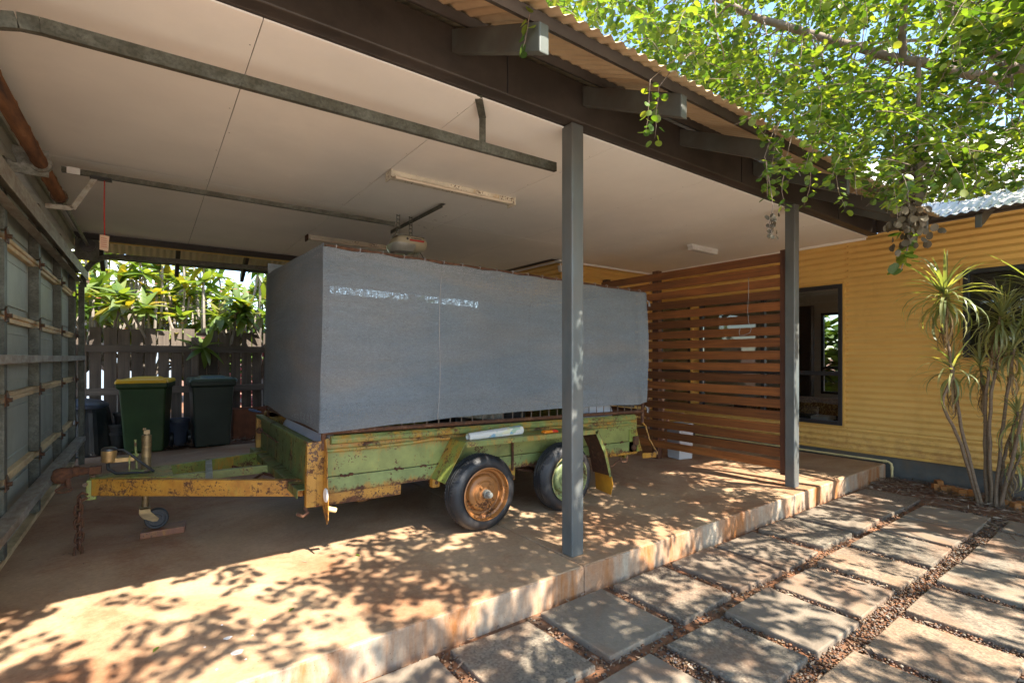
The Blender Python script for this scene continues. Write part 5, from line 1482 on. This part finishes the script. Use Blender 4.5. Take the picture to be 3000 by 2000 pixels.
def twig(p0, d0, length, droop, dens=.026, size=(.028,.045), r0=.0024, check=True):
    p = Vector(p0); d = Vector(d0).normalized(); step = .030; k2 = 0; pts = [p.copy()]; lv = []
    n = int(length/step)
    for i in range(n):
        d = (d + Vector((tg_.uniform(-.16,.16), tg_.uniform(-.16,.16), -droop*step*2 + tg_.uniform(-.10,.10)))).normalized()
        p = p + d*step; pts.append(p.copy())
        if check and not (visible_ok(p) and clear_of_roof(p)): break
        m_ = 2 if tg_.random() < .75 else 1
        for q in range(m_):
            side = d.cross(Vector((0,0,1))); side = side.normalized() if side.length > .05 else Vector((1,0,0))
            sgn = 1 if (k2 % 2) else -1; k2 += 1
            ld = (side*sgn*tg_.uniform(.4,1) + d*tg_.uniform(-.1,.7) + Vector((tg_.uniform(-.4,.4), tg_.uniform(-.4,.4), tg_.uniform(-.7,.25)))).normalized()
            nn = (Vector((tg_.uniform(-.7,.7), tg_.uniform(-.7,.7), 1))).normalized()
            if abs(nn.dot(ld)) > .95: continue
            lp_ = p + ld*tg_.uniform(.008,.02)
            if check and not (visible_ok(lp_ + ld*.03) and clear_of_roof(lp_)): continue
            if check and HIDE[0] and tg_.random() < .8 and hides_limb(lp_, 42, 34): continue
            lv.append((tuple(lp_), tuple(ld), tuple(nn), tg_.uniform(*size)))
    if len(lv) < 6 or len(lv) < 1.0*(len(pts)-1): return 0
    stems.tube(pts, list(np.linspace(r0, .0011, len(pts))), 4, cap=False)
    LVS.extend(lv)
    return len(lv)
def near_limb(p):
    best = None; bd = 9
    for L in limbs[1:]:
        for q in L[4:]:
            dd = (q-p).length
            if dd < bd: bd = dd; best = q
    return best, bd
# crown in view: sample the space the crown fills, hanging twigs from side branches
LIMPX = [(*q[:2], q[2]) for L in limbs[1:3] for q in [proj(p_) for p_ in L] if q]
def hides_limb(p, du=95, dv=75):
    q = proj(p)
    if q is None: return False
    return any(abs(q[0]-a) < du and abs(q[1]-b_) < dv and q[2] < c + .15 for a, b_, c in LIMPX)
HIDE[0] = True
cnt = 0; tries = 0
while cnt < 1450 and tries < 60000:
    tries += 1
    u = tg_.uniform(1500, 3500); v = tg_.uniform(-500, 560)
    if not in_poly(u, v, FPOLY): continue
    D = tg_.uniform(2.5, 5.2)
    p = at(u, v, D)
    if not clear_of_roof(p): continue
    if p.z > 5.2 or p.z < 2.2: continue
    if hides_limb(p) and tg_.random() < .93: continue
    if lit_zone(p): continue
    if noise.noise(p*1.25 + Vector((3, 7, 1))) < -.16 and v < 420: continue
    b, bd = near_limb(p)
    d0 = Vector((tg_.uniform(-1,1), tg_.uniform(-1,1), tg_.uniform(-.5,.6)))
    if twig(p, d0, tg_.uniform(.35, .85), tg_.uniform(.5, 2.2)): cnt += 1
    if cnt % 5 == 0 and bd < 1.1:
        m_ = (b+p)/2 + Vector((0, 0, tg_.uniform(0, .12)))
        if visible_ok(m_) and visible_ok(p): stems.tube(smooth_line([b, m_, p], 4), list(np.linspace(.008, .0025, 9)), 5, cap=False)
n_view = len(LVS); HIDE[0] = False
# crown over the yard, its shade falls on slab and pavers
BUMPS = [(1.7,2.9,.75,.55,.6),(2.3,2.4,.6,.4,.45),(3.7,3.0,.7,.45,.6),(4.2,2.6,.4,.35,.4),(2.1,1.6,.7,.5,.5),(3.3,1.3,.45,.35,.3),(1.0,1.3,.6,.5,.35),(2.4,.5,.6,.35,.35),(4.3,1.9,.3,.25,.2),(6.1,1.3,.6,.8,.9),(6.0,.2,.7,.7,.6),(-.3,2.9,.5,.4,.25),(.3,2.5,.6,.25,.25),(4.6,.9,.3,.25,.15),(3.7,.3,.4,.35,.2)]
def shade_density(x, y):
    d = sum(w*math.exp(-((x-a)/sx)**2 - ((y-b_)/sy)**2) for a, b_, sx, sy, w in BUMPS)
    if 4.75 < x < 6.0 and 2.2 < y < 3.7: d -= .9 if x > 4.92 else .45
    return d + .04 + .30*noise.noise(Vector((x*1.6+1.7, y*1.9, 2.3))) + .25*noise.noise(Vector((x*4.2, y*4.6, 9)))
cnt = 0; tries = 0
def sun_pt(x, y, z): return Vector((x + z*TO_SUN.x/TO_SUN.z, y + z*TO_SUN.y/TO_SUN.z, z))
while cnt < 1020 and tries < 60000:
    tries += 1
    x = tg_.uniform(-1.4, 6.6); y = tg_.uniform(-.5, 3.6)
    if tg_.random() > max(0.015, shade_density(x, y)) * 1.1: continue
    z = tg_.uniform(3.0, 4.1) if y > 2.2 else tg_.uniform(2.9, 4.0)
    p = sun_pt(x, y, z)
    if not clear_of_roof(p) or not visible_ok(p): continue
    a = tg_.gauss(.9, .9)
    d0 = Vector((math.cos(a), math.sin(a), tg_.uniform(-.3, .3)))
    if tg_.random() < .5: d0 = -d0
    if twig(p, d0, tg_.uniform(.22, .55), tg_.uniform(.2, .8), size=(.044,.064)): cnt += 1
    b, bd = near_limb(p)
    if cnt % 4 == 0 and bd < 1.3:
        m_ = (b+p)/2 + Vector((0, 0, .06))
        if visible_ok(m_) and visible_ok(b): stems.tube(smooth_line([b, m_, p], 4), list(np.linspace(.010, .003, 9)), 5, cap=False)
# single hanging sprays
for (u, v, D, L) in ((1905, 235, 2.45, .28), (1930, 255, 2.45, .25), (2270, 400, 2.7, .3), (2300, 480, 2.75, .25), (2380, 440, 2.8, .3), (2240, 460, 2.7, .22), (2450, 520, 2.9, .22), (1560, 20, 2.1, .18)):
    twig(at(u, v, D), (tg_.uniform(-.3,.3), tg_.uniform(-.3,.3), -1), L, 1.5, check=False, size=(.030,.042))
for (a_, b_) in (((1905, 235, 2.45), (2040, 150, 2.75)), ((1930, 255, 2.45), (2040, 150, 2.75)), ((2270, 400, 2.7), (2330, 270, 2.95)), ((2300, 480, 2.75), (2350, 330, 2.95)), ((2380, 440, 2.8), (2430, 300, 3.0)), ((2240, 460, 2.7), (2300, 330, 2.9)), ((2450, 520, 2.9), (2500, 380, 3.0)), ((1560, 20, 2.1), (1640, -60, 2.3)), ((2262, 580, 2.7), (2245, 470, 2.72))):
    A_, B_ = at(*a_), at(*b_)
    stems.tube(smooth_line([B_, A_.lerp(B_, .45) + Vector((.01, .01, .03)), A_], 5), list(np.linspace(.0035, .0018, 11)), 5, cap=False)
# hanging dead branch with dry leaves, green leaves at its end
hbp = smooth_line([at(2692, 175, 3.2), at(2690, 330, 3.18), at(2675, 470, 3.15), at(2650, 590, 3.1), at(2665, 690, 3.1), at(2640, 790, 3.1)], 5)
part('hanging_branch', MB().tube(hbp, list(np.linspace(.013, .003, len(hbp))), 7), M['bark'], tree)
DEAD = []
for q in range(260):
    p = hbp[tg_.randrange(9, 20)] + Vector((tg_.gauss(0, .050), tg_.gauss(0, .050), tg_.gauss(-.03, .07)))
    DEAD.append((tuple(p), (tg_.uniform(-.6,.6), tg_.uniform(-.6,.6), -1), (tg_.uniform(-1,1), tg_.uniform(-1,1), .3), tg_.uniform(.036, .052)))
leaves_joined('dry_leaves', DEAD, M['leaf_dead'], tree)['kind'] = 'stuff'
for q in range(26):
    p = hbp[tg_.randrange(19, len(hbp))] + Vector((tg_.gauss(0, .03), tg_.gauss(0, .03), tg_.gauss(0, .02)))
    LVS.append((tuple(p), (tg_.uniform(-1,1), tg_.uniform(-1,1), tg_.uniform(-.6,0)), (tg_.uniform(-.6,.6), tg_.uniform(-.6,.6), 1), tg_.uniform(.055, .075)))
# dry dangling scrap under the beam
q0 = at(2262, 580, 2.7)
sc_ = MB().tube([q0, q0 + Vector((.005,0,-.06)), q0 + Vector((-.01,.01,-.14)), q0 + Vector((.0,.0,-.2))], .002, 4, cap=False)
part('dry_twig', sc_, M['bark'], tree)
leaves_joined('dry_leaves', [(tuple(q0 + Vector((tg_.gauss(0,.014), tg_.gauss(0,.014), tg_.uniform(-.21,-.08)))), (tg_.uniform(-1,1), tg_.uniform(-1,1), -1), (tg_.uniform(-1,1), tg_.uniform(-1,1), .2), tg_.uniform(.02,.032)) for k2 in range(22)], M['leaf_dead'], tree)['kind'] = 'stuff'
part('twigs', stems, M['bark'], tree)['kind'] = 'stuff'
# the 300 leaves that show largest as parts, the rest joined
def vis_size(it):
    q = proj(it[0])
    if q is None or not (0 < q[0] < 3000 and 0 < q[1] < 2000): return 0
    return it[3] / q[2]
order = sorted(range(len(LVS)), key=lambda i: -vis_size(LVS[i]))
for i in order[:300]: leaf_inst('leaf', round_me, tree, LVS[i])
leaves_joined('foliage', [LVS[i] for i in order[300:]], M['leaf'], tree)['kind'] = 'stuff'
print('tree leaves', len(LVS), 'in view twigs', n_view)

# ============================================================ FRANGIPANI behind the fence
def strap_mesh(name, L, Wd, droop, m, n=5, fold=.2, shape='oval'):
    vs = []; fs = []
    x = z = 0; ang = 0
    for i in range(n+1):
        t = i/n
        if shape == 'oval': w = Wd*.5*math.sin(PI*min(.97, (.06 + .94*t**.85)))**.8
        else: w = Wd*.5*(1 - t**2.2)*(.6+.4*min(1, t*6)) + .0008
        vs += [(x, w, z + fold*w), (x, 0, z), (x, -w, z + fold*w)]
        ang -= droop/n * (1 if shape == 'oval' else (.4+1.6*t))
        x += L/n*math.cos(ang); z += L/n*math.sin(ang)
    for i in range(n):
        b = i*3
        fs += [(b, b+1, b+4, b+3), (b+1, b+2, b+5, b+4)]
    return mesh_from(name, vs, fs, m)
FL = [strap_mesh('leaf', 1.0, .31, dr, M['frangi'], 6, .25) for dr in (.1, .5, .9)]
fr_ = random.Random(33)
for k2, (tx_, ty_, n_tips, lab) in enumerate(((-1.0, 10.25, 26, 'frangipani tree with long leaves beyond the fence, beside the garage door'), (-.05, 10.6, 27, 'frangipani tree behind the fence above the yellow lidded bin'), (.85, 10.35, 27, 'dark leaved frangipani leaning over the fence above the dark bin'), (1.7, 10.6, 27, 'frangipani tree behind the fence, mostly hidden by the shade cloth'), (-.5, 11.6, 27, 'taller frangipani further back, between the garage door and the green bin'), (.6, 11.7, 27, 'taller frangipani further back, behind the gap between the bins'))):
    t = empty('frangipani_tree', (tx_, ty_, -.05), lab, 'tree', 'frangipani trees behind the fence')
    nl = 0
    bm_ = MB()
    bm_.tube([(tx_, ty_, -.05), (tx_+.03, ty_, .5), (tx_, ty_+.02, .95)], [.07, .06, .055], 8)
    tips = []
    for q in range(n_tips):
        a = 2*PI*q/n_tips*2.4 + fr_.uniform(-.3, .3); rr = fr_.uniform(.15, .95)
        z = 1.5 + 1.45*((q*.618) % 1)
        tip = Vector((tx_ + rr*math.cos(a), ty_ + rr*.8*math.sin(a), z))
        if k2 > 3: tip.z += .35
        if k2 < 4 and q % 7 == 3: tip = Vector((tx_ + fr_.uniform(-.5, .5), fr_.uniform(9.4, 9.6), fr_.uniform(1.95, 2.3)))
        if k2 == 2 and q == 0: tip = Vector((.93, 9.55, 1.98))
        if k2 == 0 and q == 0: tip = Vector((-.42, 9.7, 2.05))
        if k2 == 1 and q == 0: tip = Vector((.70, 9.6, 1.45))
        base = Vector((tx_ + .15*math.cos(a), ty_ + .15*math.sin(a), 1.05))
        mid = base.lerp(tip, .5) + Vector((.12*math.cos(a), .12*math.sin(a), -.08))
        bm_.tube(smooth_line([(tx_, ty_+.01, .9), base, mid, tip], 4), list(np.linspace(.036, .016, 13)), 6)
        tips.append((tip, (tip-mid).normalized()))
    part('trunk', bm_, M['frangi_bark'], t)
    for (tip, ax_) in tips:
        m_ = 11
        for j in range(m_):
            a = 2*PI*j/m_ + fr_.uniform(-.25, .25)
            el = fr_.uniform(-.35, 1.0)
            o1 = ax_.orthogonal().normalized(); o2 = ax_.cross(o1)
            d = (o1*math.cos(a) + o2*math.sin(a))*math.cos(el) + ax_*math.sin(el)
            up_ = (Vector((0,0,1)) + ax_*.5 + Vector((fr_.uniform(-.2,.2), fr_.uniform(-.2,.2), 0))).normalized()
            if abs(up_.dot(d)) > .97: up_ = Vector((0, -1, .3))
            leaf_inst('leaf', FL[fr_.randrange(3)], t, (tuple(tip), tuple(d), tuple(up_), fr_.uniform(.28, .44))); nl += 1
    if k2 < 3:
        fm_ = MB()
        for q in range(30):
            tip = tips[fr_.randrange(len(tips))][0]; c = tip + Vector((fr_.gauss(0,.09), fr_.gauss(0,.09), .10+fr_.uniform(-.03,.1)))
            for j in range(5):
                a = 2*PI*j/5
                fm_.add([c, c+Vector((.03*math.cos(a), .03*math.sin(a), .012)), c+Vector((.034*math.cos(a+.7), .034*math.sin(a+.7), .008))], [(0,1,2)])
        part('blossom', fm_, M['pink'], t)['kind'] = 'stuff'

# ============================================================ SPIKY PLANT by the wall
dr = empty('spiky_plant', (6.70, 1.22, -.17), 'tall clump of bare stems with spiky leaf heads against the yellow wall', 'plant')
ST = [strap_mesh('leaf', 1.0, .058, d_, M['straps'], 7, .35, 'strap') for d_ in (.35, 1.0, 1.7, 2.4)]
SD = [strap_mesh('dry_leaf', 1.0, .05, d_, M['dry_strap'], 6, .3, 'strap') for d_ in (2.0, 2.8)]
dg = random.Random(44)
def px(u, v, D): return at(u, v, D)
heads = [
 ((2868,1478,4.97), [(2815,1300,4.9),(2762,1180,4.85),(2790,1105,4.85)], (2790,1062,4.85), 26, .36, .2),
 ((2878,1482,4.95), [(2835,1330,4.9),(2795,1130,4.85),(2775,980,4.85)], (2768,850,4.82), 62, .44, 1.0),
 ((2890,1478,5.0), [(2886,1300,5.0),(2888,1150,5.0),(2905,1050,5.0)], (2935,915,4.9), 34, .40, .6),
 ((2905,1485,4.95), [(2900,1300,4.95),(2905,1150,4.95),(2925,1060,5.0)], (2945,935,5.05), 34, .38, .4),
 ((2915,1487,4.92), [(2930,1320,4.9),(2950,1160,4.9),(2962,1080,4.9)], (2975,1000,4.9), 32, .38, .3),
 ((2925,1488,4.95), [(2940,1350,4.95),(2960,1280,4.9)], (2985,1205,4.8), 28, .32, .5),
 ((2900,1480,5.05), [(2893,1350,5.05),(2888,1230,5.1)], (2872,1060,5.1), 28, .36, .2),
 ((2930,1480,4.9), [(2990,1250,4.7),(3040,1000,4.6)], (3035,830,4.5), 30, .42, .5),
 ((2935,1490,4.9), [(2945,1420,4.9),(2965,1390,4.85)], (2990,1330,4.8), 22, .28, .5),
]
SPK = []
for (b0, mids, tp, nlv, Lf, up0) in heads:
    b_ = px(*b0); b_.z = -.18
    pts = smooth_line([b_] + [px(*m_) for m_ in mids] + [px(*tp)], 5)
    pts = [p + Vector((dg.gauss(0,.004), dg.gauss(0,.004), 0)) for p in pts]
    part('stem', MB().tube(pts, list(np.linspace(.017, .010, len(pts))), 8), M['stem'], dr)
    tip = pts[-1]; ax_ = (pts[-1]-pts[-3]).normalized()
    for j in range(int(nlv*1.5)):
        a = j*2.4 + dg.uniform(-.2, .2); f = j/(nlv*1.5)
        el = 1.30 - 1.85*f + dg.gauss(0, .28)
        o1 = Vector((1,0,0)) - ax_*ax_.x; o1.normalize(); o2 = ax_.cross(o1)
        d = (o1*math.cos(a) + o2*math.sin(a))*math.cos(el) + ax_*math.sin(el)
        up_ = Vector((0,0,1)) if abs(d.z) < .9 else (o1*math.cos(a)+o2*math.sin(a))*-1
        p0 = tip - ax_*.16*f
        mi = min(3, int(f*3 + dg.uniform(0, 1.4)))
        SPK.append((mi, (tuple(p0), tuple(d), tuple(up_), Lf*dg.uniform(.7, 1.3))))
    for j in range(24):
        a = dg.uniform(0, 2*PI); d = Vector((math.cos(a)*.6, math.sin(a)*.6, -.7))
        leaf_inst('dry_leaf', SD[j % 2], dr, (tuple(tip - ax_*dg.uniform(.12, .40)), tuple(d), (0,0,1), Lf*dg.uniform(.5,1.0)))

order = sorted(range(len(SPK)), key=lambda i: -vis_size(SPK[i][1]))
for i in order[:300]: leaf_inst('leaf', ST[SPK[i][0]], dr, SPK[i][1])
for mi in range(4):
    me = ST[mi]; bv = np.array([v.co[:] for v in me.vertices]); bf = []
    for p in me.polygons:
        vv = list(p.vertices); bf += [(vv[0], vv[1], vv[2]), (vv[0], vv[2], vv[3])]
    o_ = leaves_joined('foliage', [SPK[i][1] for i in order[300:] if SPK[i][0] == mi], M['straps'], dr, bv, bf)
    if o_: o_['kind'] = 'stuff'

# ============================================================ BEYOND
nh = empty('neighbour_house', (-1, 17, 0), 'blue grey neighbouring house with pale roof behind the frangipani trees', 'house')
part('wall', MB().box(-7, .6, 16, 22, -.1, 3.0), M['neigh'], nh)
part('roof', MB().loft([[(-7.6,15.4,3.02),(1.2,15.4,3.02),(1.2,22.6,3.02),(-7.6,22.6,3.02)], [(-7.6,15.4,3.14),(1.2,15.4,3.14),(1.2,22.6,3.14),(-7.6,22.6,3.14)], [(-5,18.9,4.6),(-1.5,18.9,4.6),(-1.5,19.1,4.6),(-5,19.1,4.6)]]), M['neigh_roof'], nh)
wf = part('window', MB().box(-1.3, -.2, 15.96, 15.995, 1.6, 2.7), M['frame'], nh)
part('pane', MB().box(-1.25, -.25, 15.95, 15.958, 1.65, 2.65), M['glass'], wf)
def shrub(name, c, rr, n, label, size=.22, sd=1):
    t = empty(name, (c[0], c[1], 0), label, 'shrub'); g = random.Random(sd)
    part('stem', MB().tube([(c[0], c[1], -.2), (c[0]+.05, c[1], c[2]*.5), (c[0], c[1]+.04, c[2])], [.05, .04, .02], 7), M['bark'], t)
    its = []
    for q in range(n):
        v = Vector((g.gauss(0,1), g.gauss(0,1), g.gauss(0,1))).normalized() * (g.random()**.4)
        its.append(((c[0]+v.x*rr[0], c[1]+v.y*rr[1], c[2]+v.z*rr[2]), (g.uniform(-1,1), g.uniform(-1,1), g.uniform(-.6,.6)), (g.uniform(-.5,.5), g.uniform(-.5,.5), 1), size*g.uniform(.6,1.2)))
    leaves_joined('crown', its, M['grass'], t)['kind'] = 'stuff'
M['grass_save'] = M['grass']; M['grass'] = M['pink']
shrub('flowering_shrub', (1.9, 11.4, .75), (.7, .4, .55), 500, 'red pink flowering shrub glimpsed through the fence gaps', .12, 8)
M['grass'] = M['grass_save']
shrub('garden_shrub', (13.5, 3.6, 1.3), (.9, 1.4, 1.2), 900, 'green shrub seen through the far window of the room', .28, 3)
shrub('garden_shrub', (13.5, 5.9, 1.3), (.9, 1.4, 1.2), 900, 'green shrub outside the back of the house behind the screen', .28, 4)
for k2, (x, y, z, r, lab) in enumerate(((3.5, 15.5, 1.4, 1.6, 'low green shrub in the neighbouring yard behind the trailer'), (6.5, 14.5, 1.6, 1.8, 'broad green shrub in the neighbouring yard behind the house'), (1.6, 18, 1.6, 1.4, 'green shrub beside the neighbouring house'))):
    shrub('garden_shrub', (x, y, z), (r, r, r*.9), 1200, lab, .3, 10+k2)
